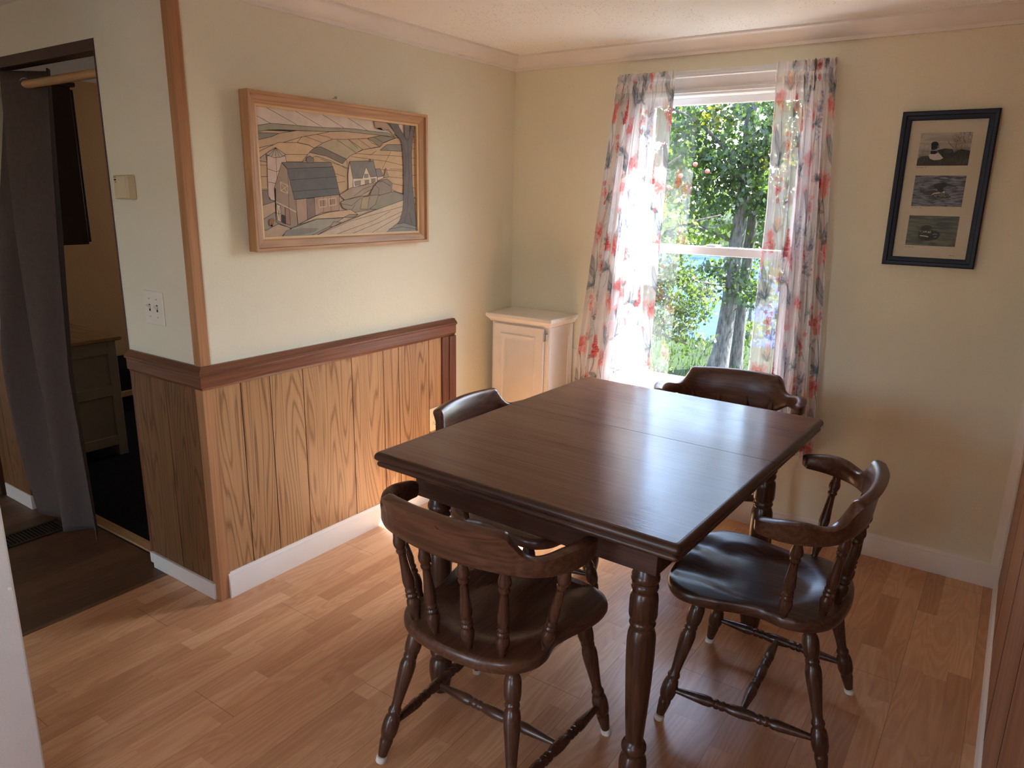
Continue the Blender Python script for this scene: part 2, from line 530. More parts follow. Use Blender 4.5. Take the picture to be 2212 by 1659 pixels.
struct('trim_5', MB().extrude_profile(rail, (0, -L, 0.82), (0, -0.51, 0.82), (1, 0, 0), miter0=-1), M['mahogany'], 'reddish chair rail on the left wall')
struct('trim_6', MB().extrude_profile(rail, (XJ + 0.005, -L, 0.82), (0, -L, 0.82), (0, -1, 0), miter1=-1), M['mahogany_x'], 'reddish chair rail beside the doorway')
struct('trim_7', MB().box((0, -0.607, 0), (0.018, -0.51, 0.82)).box((0.018, -0.56, 0), (0.024, -0.51, 0.82)), M['mahogany_z'], 'reddish upright ending the wainscot', bevel=0.003)
def corner_trim(z0, z1, w, t):
    y = -L
    poly = [(-w, y - t), (t, y - t), (t, y + w), (0.0, y + w), (0.0, y), (-w, y)]
    return MB().prism(poly, lambda a, b, d: (a, b, d), z0, z1)
struct('trim_8', corner_trim(0.903, ZC, 0.030, 0.009), M['oak'], 'oak corner strip above the chair rail', bevel=0.002)
struct('trim_9', corner_trim(0.0, 0.82, 0.032, 0.013), M['oak'], 'oak corner strip below the chair rail', bevel=0.002)
bb = [(0, 0), (0.013, 0), (0.013, 0.074), (0.011, 0.077), (0.011, 0.082), (0.009, 0.085), (0.009, 0.09), (0.006, 0.094), (0.004, 0.102), (0, 0.102)]
struct('baseboard_left', MB().extrude_profile(bb, (0.008, -L + 0.024, 0), (0.008, 0, 0), (1, 0, 0), miter1=1), M['white'], 'white baseboard under the wainscot')
struct('baseboard_back', MB().extrude_profile(bb, (0, 0, 0), (W, 0, 0), (0, -1, 0), miter0=1), M['white'], 'white baseboard under the window wall')
struct('baseboard_hall', MB().box((XJ + 0.03, -L - 0.021, 0.0), (-0.018, -L - 0.008, 0.064)).box((XJ + 0.03, -L - 0.021, 0.02), (XJ + 0.01, -L - 0.008, 0.064)), M['white'], 'short white baseboard beside the doorway', bevel=0.002)
struct('baseboard_hall_end', MB().box((-1.70, -L - 0.062, 0.0), (XO, -L - 0.05, 0.07)), M['white'], 'short white baseboard left of the grey curtain', bevel=0.002)
mb = MB()
for i, (a, b) in enumerate([(-2.0, -1.86), (-1.72, -1.6), (-1.6, -1.42)]):
    mb.cur = i + 31.0
    mb.box((a + 0.002, -L - 0.056, 0.05), (b - 0.002, -L - 0.05, 0.80))
struct('trim_10', mb, M['hall_panel'], 'wood wainscot left of the grey curtain')
struct('trim_11', MB().box((-2.6, -L - 0.072, 0.795), (XO, -L - 0.05, 0.865)), M['mahogany_x'], 'reddish chair rail left of the grey curtain', bevel=0.004)
struct('trim_12', MB().box((-1.86, -L - 0.075, 0.0), (-1.72, -L - 0.05, 0.795)), M['dark_wood'], 'dark upright board left of the grey curtain', bevel=0.003)
# corner bead and quarter round on the right
struct('trim_13', MB().prism([(W, 0), (W, -0.036), (W - 0.006, -0.036), (W - 0.010, -0.014), (W - 0.036, -0.006), (W - 0.036, 0)], lambda a, b, d: (a, b, d), 0.10, CZ), M['white'], 'white corner strip where the window wall meets the panelled wall')
struct('trim_14', MB().extrude_profile([(0, 0), (0.014, 0), (0.013, 0.02), (0.008, 0.034), (0, 0.038)], (W, YB, 0), (W, -0.014, 0), (-1, 0, 0)), M['white'], 'white strip along the foot of the panelled wall')
mb = MB()
for y in (-0.55, -1.1, -1.65, -2.2, -2.75):
    mb.box((W - 0.0006, y - 0.0015, 0.04), (W, y + 0.0015, ZC))
struct('trim_15', mb, M['groove'])
# old tape seam on the plaster at the right of the window
g = Nodes('tape_seam_paint')
M['seam'] = M['wall']
mb = MB()
for (xa, za, xb, zb, h) in [(1.66, 0.545, 2.36, 0.600, 0.004), (1.70, 0.600, 2.30, 0.640, 0.002)]:
    n = 24
    pts = []
    for i in range(n + 1):
        t = i / n
        pts.append((xa + (xb - xa) * t, za + (zb - za) * 0 + 0.01 * math.sin(t * 9) * 0.4))
    r = [[(x, -0.0002, z), (x, -0.0018, z + 0.001), (x, -0.0012, z + 0.02), (x, -0.0002, z + 0.04)] for x, z in pts]
    mb.rings(r, 0)
struct('trim_16', mb, M['seam'], 'raised tape seam across the wall right of the window')

# ---- doorway
d = thing('door_1', 'dark timber lined doorway in the hall wall', 'doorway', (XJ, -L, 0))
d['kind'] = 'structure'
build('header', MB().box((XO, -L - 0.004, 1.957), (XJ, -L + 0.02, 1.997)).box((XO, -L + 0.02, 1.968), (XJ, -L + 0.09, 1.996)), M['dark_wood'], d, bevel=0.002)
mb = MB().box((XJ - 0.014, -L - 0.002, 0), (XJ, -L + 0.09, 1.957))
build('jamb', mb, M['dark_wood'], d, bevel=0.002)
mb = MB()
for i in range(40):
    z = 0.9 + i * 0.0275
    w = 0.003 + 0.005 * random.random()
    mb.box((XJ, -L - 0.0016, z), (XJ + w, -L, z + 0.0275))
build('torn_edge', mb, M['white'], d)
build('panel_edge', MB().box((XJ - 0.002, -L - 0.010, 0.05), (XJ + 0.014, -L, 0.82)), M['mahogany_z'], d, bevel=0.002)
build('threshold', MB().box((XO, -L + 0.035, 0.0), (XJ - 0.014, -L + 0.085, 0.010)), M['pine'], d, bevel=0.004)

# ---- window
wnd = thing('window_1', 'white double hung window over the far end of the table', 'window', (1.085, 0, WZ0))
wnd['kind'] = 'structure'
WM = M['white_window']
mb = MB()
mb.box((WX0 - 0.068, -0.014, WZ0 - 0.03), (WX0, 0.0, WZ1 + 0.004)).box((WX1, -0.014, WZ0 - 0.03), (WX1 + 0.068, 0.0, WZ1 + 0.004))
mb.box((WX0 - 0.060, -0.018, WZ0 - 0.03), (WX0 - 0.05, -0.014, WZ1)).box((WX1 + 0.05, -0.018, WZ0 - 0.03), (WX1 + 0.06, -0.014, WZ1))
build('casing', mb, WM, wnd, bevel=0.003)
head = [(0, 0), (0.016, 0), (0.016, 0.012), (0.011, 0.016), (0.011, 0.024), (0.013, 0.028), (0.02, 0.045), (0.024, 0.060), (0.03, 0.064), (0.03, 0.07), (0.024, 0.074), (0.024, 0.086), (0.02, 0.09), (0, 0.09)]
build('head_trim', MB().extrude_profile(head, (WX0 - 0.07, 0, WZ1 - 0.003), (WX1 + 0.072, 0, WZ1 - 0.003), (0, -1, 0)), WM, wnd)
build('window_sill', MB().box((WX0 - 0.08, -0.04, WZ0 - 0.022), (WX1 + 0.08, 0.0, WZ0)).box((WX0 - 0.07, -0.016, WZ0 - 0.08), (WX1 + 0.07, 0, WZ0 - 0.022)).box((WX0, 0, WZ0 - 0.015), (WX1, 0.06, WZ0 + 0.004)), WM, wnd, bevel=0.003)
mb = MB()
t = 0.022
mb.box((WX0, 0.0, WZ0), (WX0 + t, 0.12, WZ1)).box((WX1 - t, 0.0, WZ0), (WX1, 0.12, WZ1)).box((WX0, 0.0, WZ1 - 0.014), (WX1, 0.12, WZ1)).box((WX0, 0.06, WZ0), (WX1, 0.12, WZ0 + 0.02))
build('jamb', mb, WM, wnd, bevel=0.002)
def sash(name, z0, z1, y0, y1, top, bot, side):
    xa, xb = WX0 + t, WX1 - t
    m_ = MB()
    m_.box((xa, y0, z0), (xa + side, y1, z1)).box((xb - side, y0, z0), (xb, y1, z1))
    m_.box((xa + side, y0, z1 - top), (xb - side, y1, z1)).box((xa + side, y0, z0), (xb - side, y1, z0 + bot))
    s_ = build(name, m_, WM, wnd, bevel=0.003)
    p = build('pane', MB().box((xa + side, (y0 + y1) / 2 - 0.002, z0 + bot), (xb - side, (y0 + y1) / 2 + 0.002, z1 - top)), M['glass'], s_)
    return s_
for gname, f0 in (('glass', 0.035), ('picture_glass', 0.010)):
  g = Nodes('clear_' + gname)
  fr = g.n('LayerWeight'); fr.inputs[0].default_value = 0.5
  schlick = g.math('MULTIPLY_ADD', g.math('POWER', fr.outputs['Facing'], 5.0), 0.8 if f0 > .02 else 0.3, f0)
  tr = g.n('BsdfTransparent'); tr.inputs[0].default_value = (0.97, 0.985, 0.98, 1)
  gl = g.n('BsdfGlossy'); gl.inputs['Roughness'].default_value = 0.0
  mx = g.n('MixShader')
  g.link(schlick, mx.inputs[0]); g.link(tr.outputs[0], mx.inputs[1]); g.link(gl.outputs[0], mx.inputs[2])
  g.link(mx.outputs[0], g.out.inputs[0])
  M[gname] = g.mat
ZM = 1.262
sash('upper_sash', ZM - 0.022, WZ1 - 0.014, 0.078, 0.104, 0.03, 0.036, 0.03)
sash('lower_sash', WZ0 + 0.02, ZM + 0.02, 0.046, 0.074, 0.038, 0.04, 0.032)
build('sash_lock', MB().box((1.06, 0.05, ZM + 0.02), (1.11, 0.072, ZM + 0.03)), WM, wnd, bevel=0.003)

# ------------------------------------------------------------------ dining table
tb = thing('dining_table', 'dark walnut dining table with turned legs in the middle of the room', 'table', (1.341, -1.3425, 0), -0.0273)
HX, HY = 0.4632, 0.5878
def rrect(hx, hy, r, n=5):
    p = []
    for cx, cy, a0 in ((hx - r, hy - r, 0), (-hx + r, hy - r, 90), (-hx + r, -hy + r, 180), (hx - r, -hy + r, 270)):
        for k in range(n + 1):
            a = math.radians(a0 + 90 * k / n)
            p.append((cx + r * math.cos(a), cy + r * math.sin(a)))
    return p
prof = [(-0.03, 0.748), (-0.012, 0.748), (-0.007, 0.750), (-0.005, 0.754), (-0.006, 0.760), (-0.010, 0.763), (-0.011, 0.766), (-0.003, 0.768), (0.0, 0.772), (0.0, 0.780), (-0.003, 0.786), (-0.008, 0.7895), (-0.013, 0.790)]
mb = MB()
mb.rings([[(x, y, z) for x, y in rrect(HX + o, HY + o, 0.012)] for o, z in prof], 0)
top = build('tabletop', mb, M['table_edge'], tb, local=True, angle=50)
build('table_surface', MB().prism(rrect(HX - 0.014, HY - 0.014, 0.008), lambda a, b, d: (a, b, d), 0.789, 0.7906), M['table_top'], tb, local=True)
build('leaf_seam', MB().box((-HX + 0.001, 0.0594, 0.7895), (HX - 0.001, 0.0606, 0.79085)), M['black'], tb, local=True)
AX, AY = HX - 0.085, HY - 0.085
for s in (-1, 1):
    build('apron', MB().box((-AX, s * AY, 0.655), (AX, s * (AY - 0.02), 0.748)), M['table_edge'], tb, local=True, bevel=0.002)
    build('apron', MB().box((s * AX, -AY + 0.02, 0.655), (s * (AX - 0.02), AY - 0.02, 0.748)), M['table_edge_y'], tb, local=True, bevel=0.002)
legp = [(.700, .030), (.632, .030), (.628, .034), (.620, .0355), (.612, .034), (.607, .029), (.603, .032), (.596, .034), (.589, .032), (.585, .029), (.580, .030), (.574, .0335), (.56, .035), (.52, .0352), (.511, .033), (.505, .029), (.501, .031), (.496, .033), (.490, .031), (.486, .028), (.480, .0305), (.466, .0345), (.45, .0357), (.40, .0352), (.32, .032), (.24, .0278), (.18, .0238), (.163, .0225), (.155, .0235), (.150, .029), (.142, .0325), (.134, .0325), (.126, .030), (.121, .0265), (.115, .0285), (.105, .0335), (.088, .0362), (.06, .0355), (.03, .031), (.004, .026), (0.0, .024)]
for sx in (-1, 1):
    for sy in (-1, 1):
        m_ = MB()
        x, y = sx * (HX - 0.133), sy * (HY - 0.133)
        m_.lathe((x, y, 0), (x, y, 1.0), [(z, r) for z, r in reversed(legp)], 24)
        build('leg', m_, M['walnut_z'], tb, local=True, angle=60)

# ------------------------------------------------------------------ captain's chairs
def catmull(pts, sub, closed=False):
    n = len(pts)
    out = []
    rngi = range(n if closed else n - 1)
    for i in rngi:
        if closed:
            p0, p1, p2, p3 = (pts[(i + k) % n] for k in (-1, 0, 1, 2))
        else:
            p0, p1, p2, p3 = pts[max(i - 1, 0)], pts[i], pts[i + 1], pts[min(i + 2, n - 1)]
        for k in range(sub):
            t_ = k / sub
            out.append(tuple(0.5 * (2 * b + (c - a) * t_ + (2 * a - 5 * b + 4 * c - d_) * t_ ** 2 + (3 * b - a - 3 * c + d_) * t_ ** 3) for a, b, c, d_ in zip(p0, p1, p2, p3)))
    if not closed:
        out.append(tuple(pts[-1]))
    return out

SEAT_Z = 0.435
def seat_mb():
    half = [(0.0, 0.264), (0.07, 0.268), (0.135, 0.263), (0.19, 0.245), (0.225, 0.210), (0.235, 0.165), (0.228, 0.105), (0.210, 0.045), (0.199, -0.01), (0.204, -0.045), (0.211, -0.075), (0.208, -0.115), (0.188, -0.155), (0.15, -0.188), (0.09, -0.209), (0.0, -0.217)]
    pts = half + [(-x, y) for x, y in reversed(half[1:-1])]
    out = catmull(pts, 4, True)
    cx, cy = 0.0, 0.02
    def ring(s, z):
        return [(cx + (x - cx) * s, cy + (y - cy) * s, z) for x, y in out]
    def topz(x, y):
        # saddle: a dish with a fairly crisp rear rim and two thigh scoops in front
        e = math.sqrt((x / 0.178) ** 2 + ((y - 0.045) / 0.195) ** 2)
        dish = 0.019 * (1 - smooth(0.76, 0.98, e))
        fr_ = smooth(0.06, 0.24, y)
        scoop = 0.016 * fr_ * math.exp(-((abs(x) - 0.095) / 0.048) ** 2)
        pom = 0.010 * fr_ * math.exp(-(x / 0.04) ** 2)
        return SEAT_Z - dish * (1 - 0.75 * fr_) - scoop + pom * 0.3
    rs = [ring(0.0, 0.396), ring(0.6, 0.396), ring(0.93, 0.398), ring(0.985, 0.402), ring(1.0, 0.411), ring(1.0, 0.423), ring(0.99, 0.431)]
    for s in (0.97, 0.93, 0.88, 0.82, 0.75, 0.67, 0.58, 0.48, 0.37, 0.25, 0.12, 0.0):
        r = []
        for x, y in out:
            X, Y = cx + (x - cx) * s, cy + (y - cy) * s
            r.append((X, Y, topz(X, Y)))
        rs.append(r)
    return MB().rings(rs, cap=False)

RAIL = [(.272, .036, .722, .694, .017), (.277, .024, .7285, .687, .033), (.282, -.015, .733, .684, .036), (.280, -.06, .738, .681, .035), (.268, -.110, .738, .679, .034), (.249, -.152, .729, .678, .033), (.229, -.180, .7245, .678, .032), (.207, -.200, .732, .678, .031), (.189, -.2125, .754, .678, .030), (.177, -.220, .777, .678, .029), (.169, -.224, .788, .678, .029), (.14, -.235, .790, .678, .029), (.075, -.251, .792, .678, .029)]
def rail_mb(drop=0.0):
    key = RAIL + [(0.0, -.256, .793, .678, .029)] + [(-a,) + tuple(r) for a, *r in reversed(RAIL)]
    key = [(k_[0], 0.76 * k_[1] - 0.0274) + tuple(k_[2:]) for k_ in key]
    st = [(p_[0], p_[1], p_[2], p_[3] - drop * smooth(0.24, 0.17, abs(p_[0])), p_[4]) for p_ in catmull(key, 6)]
    rs = []
    n = len(st)
    for i, (x, y, zt, zb, th) in enumerate(st):
        a, b = st[max(i - 1, 0)], st[min(i + 1, n - 1)]
        tx, ty = b[0] - a[0], b[1] - a[1]
        l = math.hypot(tx, ty)
        nx, ny = ty / l, -tx / l          # outwards (away from the sitter)
        if nx * x + ny * (y + 0.02) < 0:
            nx, ny = -nx, -ny
        h = zt - zb
        sec = [(-.5, .12), (-.5, .5), (-.46, .86), (-.30, .965), (0.0, 1.0), (.30, .985), (.62, .93), (.60, .84), (.5, .66), (.5, .2), (.42, .05), (.2, 0.0), (-.25, 0.0), (-.44, .04)]
        lip = smooth(0.075, 0.11, h)
        r = []
        for o, u in sec:
            oo = o
            if o > 0.5:
                oo = 0.5 + (o - 0.5) * (0.3 + 2.0 * lip)
            lean = 0.22 * max(0, u * h - 0.045)
            d_ = oo * th + lean
            r.append((x + nx * d_, y + ny * d_, zb + u * h))
        rs.append(r)
    return MB().rings(rs)

SP = [(0, .0092), (.05, .0095), (.10, .0115), (.17, .0165), (.215, .0175), (.25, .0165), (.275, .0125), (.285, .0125), (.295, .0155), (.315, .0155), (.325, .0122), (.335, .0118), (.345, .0145), (.365, .0145), (.375, .012), (.40, .0135), (.45, .0155), (.50, .0148), (.60, .0122), (.72, .0102), (.755, .0100), (.765, .0128), (.785, .0138), (.80, .0115), (.815, .0128), (.85, .0162), (.88, .0162), (.93, .0125), (1.0, .0105)]
LEG = [(0, .0165), (.02, .0165), (.03, .0185), (.045, .0185), (.055, .016), (.07, .0195), (.10, .0222), (.16, .0222), (.20, .020), (.215, .0165), (.225, .0188), (.24, .0188), (.25, .0165), (.265, .0195), (.30, .0218), (.36, .021), (.46, .0175), (.56, .0142), (.60, .0137), (.612, .0165), (.63, .0185), (.645, .0165), (.655, .0155), (.67, .0195), (.71, .0228), (.77, .0228), (.81, .0195), (.822, .0155), (.835, .0175), (.85, .0178), (.90, .0152), (.955, .0120)]
STR = [(0, .0085), (.06, .0090), (.16, .0125), (.25, .0155), (.29, .0150), (.315, .0105), (.325, .0140), (.343, .0140), (.353, .0108), (.365, .0140), (.385, .0140), (.397, .0108), (.43, .0145), (.50, .0165)]
STR = STR + [(1 - t_, r) for t_, r in reversed(STR[:-1])]

def make_chair(name, label):
    c = thing(name, label, 'chair', (0, 0, 0), 0, "captain's chairs around the dining table")
    build('seat', seat_mb(), M['walnut'], c, local=True, angle=40)
    build('backrest', rail_mb(), M['walnut_x'], c, local=True, angle=50)
    for s in (-1, 1):
        for (bx, by), (tx, ty) in [((.052, -.183), (.060, -.2195)), ((.134, -.160), (.166, -.198)), ((.198, -.075), (.272, -.103))]:
            m_ = MB().lathe((s * bx, by, SEAT_Z - 0.012), (s * tx, ty, 0.690 if by < -.1 else 0.688), SP, 14)
            build('spindle', m_, M['walnut_z'], c, local=True, angle=70)
    for s in (-1, 1):
        legs = {}
        for nm, t0, t1 in (('f', (.178, .150), (.235, .228)), ('r', (.150, -.135), (.215, -.230))):
            p0, p1 = Vector((s * t0[0], t0[1], 0.402)), Vector((s * t1[0], t1[1], 0.0))
            legs[nm] = (p0, p1)
            lg = build('leg', MB().lathe(p0, p1, LEG, 16), M['walnut_z'], c, local=True, angle=70)
            q = p0.lerp(p1, 0.962)
            cap = MB()
            cap.lathe(q, (p1.x, p1.y, 0.0), [(0, .0128), (.15, .0150), (.97, .0142), (1.0, .0142)], 16)
            build('foot_cap', cap, M['felt'], lg, local=True, angle=60)
        a = legs['f'][0].lerp(legs['f'][1], 0.74)
        b = legs['r'][0].lerp(legs['r'][1], 0.74)
        build('stretcher', MB().lathe(a, b, STR, 14), M['walnut_z'], c, local=True, angle=70)
        legs_mid = (a + b) / 2
        if s < 0:
            left_mid = legs_mid
        else:
            build('cross_stretcher', MB().lathe(left_mid, legs_mid, STR, 14), M['walnut_x'], c, local=True, angle=70)
    return c
chair = make_chair('captains_chair', "dark walnut captain's chair at the near end of the table, back towards the viewer")
def place(c, x, y, deg):
    c.location = (x, y, 0)
    c.rotation_euler = (0, 0, math.radians(deg))
place(chair, 1.275, -1.885, 0)
c2 = copy_tree(chair); c2['label'] = "dark walnut captain's chair at the right side of the table, scooped seat in full view"
place(c2, 1.826, -1.268, 92)
c3 = copy_tree(chair); c3['label'] = "dark walnut captain's chair at the far end of the table below the window"
place(c3, 1.385, -0.47, 190)
for ch in c3.children:
    if ch.name.startswith('backrest'):
        tmp = build('backrest', rail_mb(0.040), M['walnut_x'], None, local=True, angle=50)
        ch.data = tmp.data
        bpy.data.objects.remove(tmp)
c4 = copy_tree(chair); c4['label'] = "dark walnut captain's chair pushed under the table between it and the wainscot"
place(c4, 0.930, -1.286, -86.5)

# ------------------------------------------------------------------ flat colours for pictures
_flat = {}
def flat(r, gg, b, rough=0.6):
    k = (r, gg, b)
    if k not in _flat:
        _flat[k] = plain('stain_%d_%d_%d' % k, lin(r, gg, b), rough, 0.3, var=0.09, scale=22)
    return _flat[k]

def homography(src, dst):
    A, b = [], []
    for (x, y), (u, v) in zip(src, dst):
        A.append([x, y, 1, 0, 0, 0, -u * x, -u * y]); b.append(u)
        A.append([0, 0, 0, x, y, 1, -v * x, -v * y]); b.append(v)
    h = np.linalg.solve(np.array(A, float), np.array(b, float))
    def fn(x, y):
        w = h[6] * x + h[7] * y + 1
        return ((h[0] * x + h[1] * y + h[2]) / w, (h[3] * x + h[4] * y + h[5]) / w)
    return fn

def clip_poly(p, x0, y0, x1, y1):
    for ax, lim, sg in ((0, x0, 1), (0, x1, -1), (1, y0, 1), (1, y1, -1)):
        out = []
        for i in range(len(p)):
            a, b = p[i - 1], p[i]
            ia, ib = sg * (a[ax] - lim) >= 0, sg * (b[ax] - lim) >= 0
            if ia != ib:
                t_ = (lim - a[ax]) / (b[ax] - a[ax])
                out.append((a[0] + (b[0] - a[0]) * t_, a[1] + (b[1] - a[1]) * t_))
            if ib:
                out.append(b)
        p = out
        if not p:
            break
    return p

class Flatwork:
    """an inlaid / printed picture: thin pieces laid one over the other, all in one mesh"""
    def __init__(s, to3d, w, h, lift=0.00005):
        s.to3d, s.w, s.h, s.mb, s.mats, s.z, s.lift = to3d, w, h, MB(), [], 0.0, lift
    def mi(s, m):
        if m not in s.mats:
            s.mats.append(m)
        return s.mats.index(m)
    def poly(s, pts, m):
        pts = clip_poly(list(pts), 0, 0, s.w, s.h)
        if len(pts) < 3:
            return
        s.z += s.lift
        bm = bmesh.new()
        vs = [bm.verts.new((x, y, 0)) for x, y in pts]
        f = bm.faces.new(vs)
        bmesh.ops.triangulate(bm, faces=[f])
        bm.verts.index_update()
        s.mb.add([s.to3d(v.co.x, v.co.y, s.z) for v in bm.verts], [tuple(v.index for v in f.verts) for f in bm.faces], s.mi(m))
        bm.free()
    def line(s, pts, wd, m, closed=False):
        s.z += s.lift * 0.4
        pts = list(pts) + ([pts[0]] if closed else [])
        for a, b in zip(pts[:-1], pts[1:]):
            dx, dy = b[0] - a[0], b[1] - a[1]
            l = math.hypot(dx, dy)
            if l < 1e-6:
                continue
            nx, ny = -dy / l * wd / 2, dx / l * wd / 2
            q = clip_poly([(a[0] + nx, a[1] + ny), (b[0] + nx, b[1] + ny), (b[0] - nx, b[1] - ny), (a[0] - nx, a[1] - ny)], 0, 0, s.w, s.h)
            if len(q) >= 3:
                s.mb.add([s.to3d(x, y, s.z) for x, y in q], [tuple(range(len(q)))], s.mi(m))

# ------------------------------------------------------------------ inlaid barn picture on the left wall
PY0, PY1, PZ0, PZ1 = -1.655, -0.738, 1.286, 1.831
pic = thing('wall_picture', 'honey wood framed inlaid picture of a barn and farmhouse on the left wall', 'picture', (0, (PY0 + PY1) / 2, PZ0))
fw = 0.042
mitre = [(0, 0), (fw, 0), (fw, 0.026), (fw - 0.008, 0.032), (0.014, 0.036), (0.011, 0.045), (0, 0.045)]
def frame_side(axis, a0, a1, edge, inward, prof_, plane):
    """mitred moulding: profile (inward distance, height off the wall)"""
    v = []
    for end, sgn in ((a0, 1), (a1, -1)):
        for i_, h_ in prof_:
            v.append(plane(axis, end + sgn * i_, edge + inward * i_, h_))
    n = len(prof_)
    f = [tuple(range(n)), tuple(range(2 * n - 1, n - 1, -1))] + [(i, n + i, n + (i + 1) % n, (i + 1) % n) for i in range(n)]
    return MB().add(v, f)
def plane_left(axis, along, edge, h_):
    return (0.004 + h_, along, edge) if axis == 'h' else (0.004 + h_, edge, along)
build('frame_rail', frame_side('h', PY0, PY1, PZ0, 1, mitre, plane_left), M['frame_h'], pic)
build('frame_rail', frame_side('h', PY0, PY1, PZ1, -1, mitre, plane_left), M['frame_h'], pic)
build('frame_stile', frame_side('v', PZ0, PZ1, PY0, 1, mitre, plane_left), M['frame_v'], pic)
build('frame_stile', frame_side('v', PZ0, PZ1, PY1, -1, mitre, plane_left), M['frame_v'], pic)
ins = [(0, 0), (0.008, 0), (0.008, 0.024), (0, 0.026)]
mb = MB()
iy0, iy1, iz0, iz1 = PY0 + fw, PY1 - fw, PZ0 + fw, PZ1 - fw
for ax_, a, b, e, s_ in (('h', iy0, iy1, iz0, 1), ('h', iy0, iy1, iz1, -1), ('v', iz0, iz1, iy0, 1), ('v', iz0, iz1, iy1, -1)):
    q = frame_side(ax_, a, b, e, s_, ins, plane_left)
    mb.add(q.v, q.f)
build('inner_fillet', mb, plain('pale_fillet', lin(206, 172, 126), 0.5), pic)
aw, ah = (iy1 - iy0 - 0.014), (iz1 - iz0 - 0.014)
AB = 0.016
art = Flatwork(lambda x, y, z: (AB + z, iy0 + 0.007 + x, iz1 - 0.007 - y), aw, ah)
H_ = homography([(238, 303), (1611, 468), (1632, 1362), (300, 1400)], [(0, 0), (aw, 0), (aw, ah), (0, ah)])
dk = flat(52, 42, 36)
art.mb.box((0.006, iy0 + 0.002, iz0 + 0.002), (AB, iy1 - 0.002, iz1 - 0.002), art.mi(dk))
def P(*xy):
    return [H_(xy[i], xy[i + 1]) for i in range(0, len(xy), 2)]
def piece(c, *xy, ln=0.0016):
    p = P(*xy)
    m_ = sum(c) / 3
    art.poly(p, flat(*[min(245, int(round((m_ + (q_ - m_) * 0.75) * 1.10))) for q_ in c]))
    if ln:
        art.line(p, ln, dk, True)
def stroke(*xy, w=0.0014):
    art.line(P(*xy), w, dk)
E_ = 60
piece((196, 180, 166), 180, 240, 1700, 420, 1700, 600, 1250, 520, 960, 490, 700, 475, 450, 455, 370, 450, 235, 470, 180, 470)
for a in ((330, 310, 600, 460), (580, 343, 815, 478), (815, 373, 1000, 486), (1028, 398, 1212, 512), (235, 372, 378, 449)):
    stroke(*a)
piece((188, 158, 122), 180, 500, 1700, 560, 1700, 1500, 180, 1500)
piece((150, 141, 118), 235, 470, 370, 449, 450, 453, 700, 474, 850, 484, 960, 486, 1100, 494, 1250, 514, 1380, 527, 1440, 560, 1200, 535, 1000, 514, 850, 516, 600, 506, 450, 500, 350, 503, 235, 524)
piece((128, 124, 112), 235, 524, 450, 531, 380, 560, 235, 592)
piece((184, 152, 118), 235, 592, 380, 560, 450, 531, 600, 508, 880, 517, 760, 540, 640, 560, 500, 602, 235, 660)
piece((190, 152, 116), 760, 540, 880, 517, 1000, 514, 1200, 535, 1440, 560, 1445, 570, 1320, 548, 1200, 572, 1050, 580, 900, 580, 820, 610, 745, 655, 700, 628, 600, 606, 640, 560)
stroke(665, 555, 790, 600, 900, 640)
stroke(770, 541, 860, 560, 905, 582)
piece((196, 160, 118), 235, 700, 440, 607, 600, 608, 700, 630, 745, 655, 690, 705, 640, 768, 480, 775, 235, 775)
stroke(500, 705, 690, 708)
piece((184, 150, 108), 235, 760, 640, 768, 760, 720, 900, 765, 1030, 830, 1030, 1050, 235, 1150)
for y in (795, 890, 995):
    stroke(235, y, 345, y)
for a in ((800, 745, 1030, 820), (900, 860, 1010, 895), (930, 945, 1010, 935)):
    stroke(*a)
piece((170, 150, 116), 745, 655, 820, 610, 900, 580, 1050, 580, 1170, 660, 1060, 720, 1020, 745, 800, 642)
piece((184, 148, 112), 1035, 580, 1200, 573, 1240, 610, 1310, 640, 1165, 668)
stroke(1120, 578, 1230, 655); stroke(940, 585, 1100, 690); stroke(1035, 580, 1120, 660)
piece((140, 128, 106), 1200, 573, 1320, 548, 1445, 568, 1330, 612, 1310, 645, 1250, 600)
stroke(1260, 562, 1330, 605)
piece((120, 108, 92), 700, 690, 745, 652, 800, 642, 900, 690, 1020, 745, 985, 786, 850, 722)
piece((192, 156, 114), 1020, 745, 1060, 715, 1165, 668, 1310, 645, 1340, 612, 1445, 570, 1700, 560, 1700, 1100, 1440, 1020, 1030, 820)
piece((134, 128, 112), 1310, 672, 1370, 625, 1500, 625, 1500, 682)
for a in ((1090, 700, 1510, 725), (1225, 715, 1280, 675), (1060, 725, 1360, 765), (1360, 765, 1510, 800), (1405, 682, 1330, 830), (1310, 835, 1510, 850), (1370, 895, 1510, 910), (1400, 830, 1510, 835), (1500, 600, 1640, 610), (1500, 660, 1640, 660), (1500, 735, 1640, 740), (1500, 800, 1640, 800), (1500, 885, 1640, 885), (1400, 950, 1640, 1000)):
    stroke(*a)
piece((166, 140, 118), 255, 755, 330, 700, 345, 770)
piece((128, 112, 100), 275, 1005, 350, 1005, 360, 1080, 410, 1098, 290, 1135)
piece((180, 148, 118), 235, 1150, 410, 1098, 420, 1200, 235, 1290)
piece((146, 132, 118), 235, 1290, 420, 1180, 430, 1290, 310, 1395, 235, 1420)
piece((176, 144, 116), 235, 1330, 330, 1340, 430, 1290, 545, 1325, 460, 1395, 235, 1480)
piece((193, 166, 148), 342, 715, 498, 720, 506, 780, 440, 900, 412, 1095, 372, 1086, 350, 1050, 345, 900)
stroke(345, 825, 420, 850, 500, 820); stroke(350, 935, 430, 950); stroke(418, 730, 425, 930)
piece((174, 154, 138), 328, 702, 415, 648, 502, 708, 460, 728, 400, 733)
for x in (350, 380, 415, 445, 475):
    stroke(415, 650, x, 722)
piece((148, 122, 102), 465, 775, 512, 828, 582, 1080, 598, 1312, 535, 1327, 412, 1272, 412, 990, 400, 988)
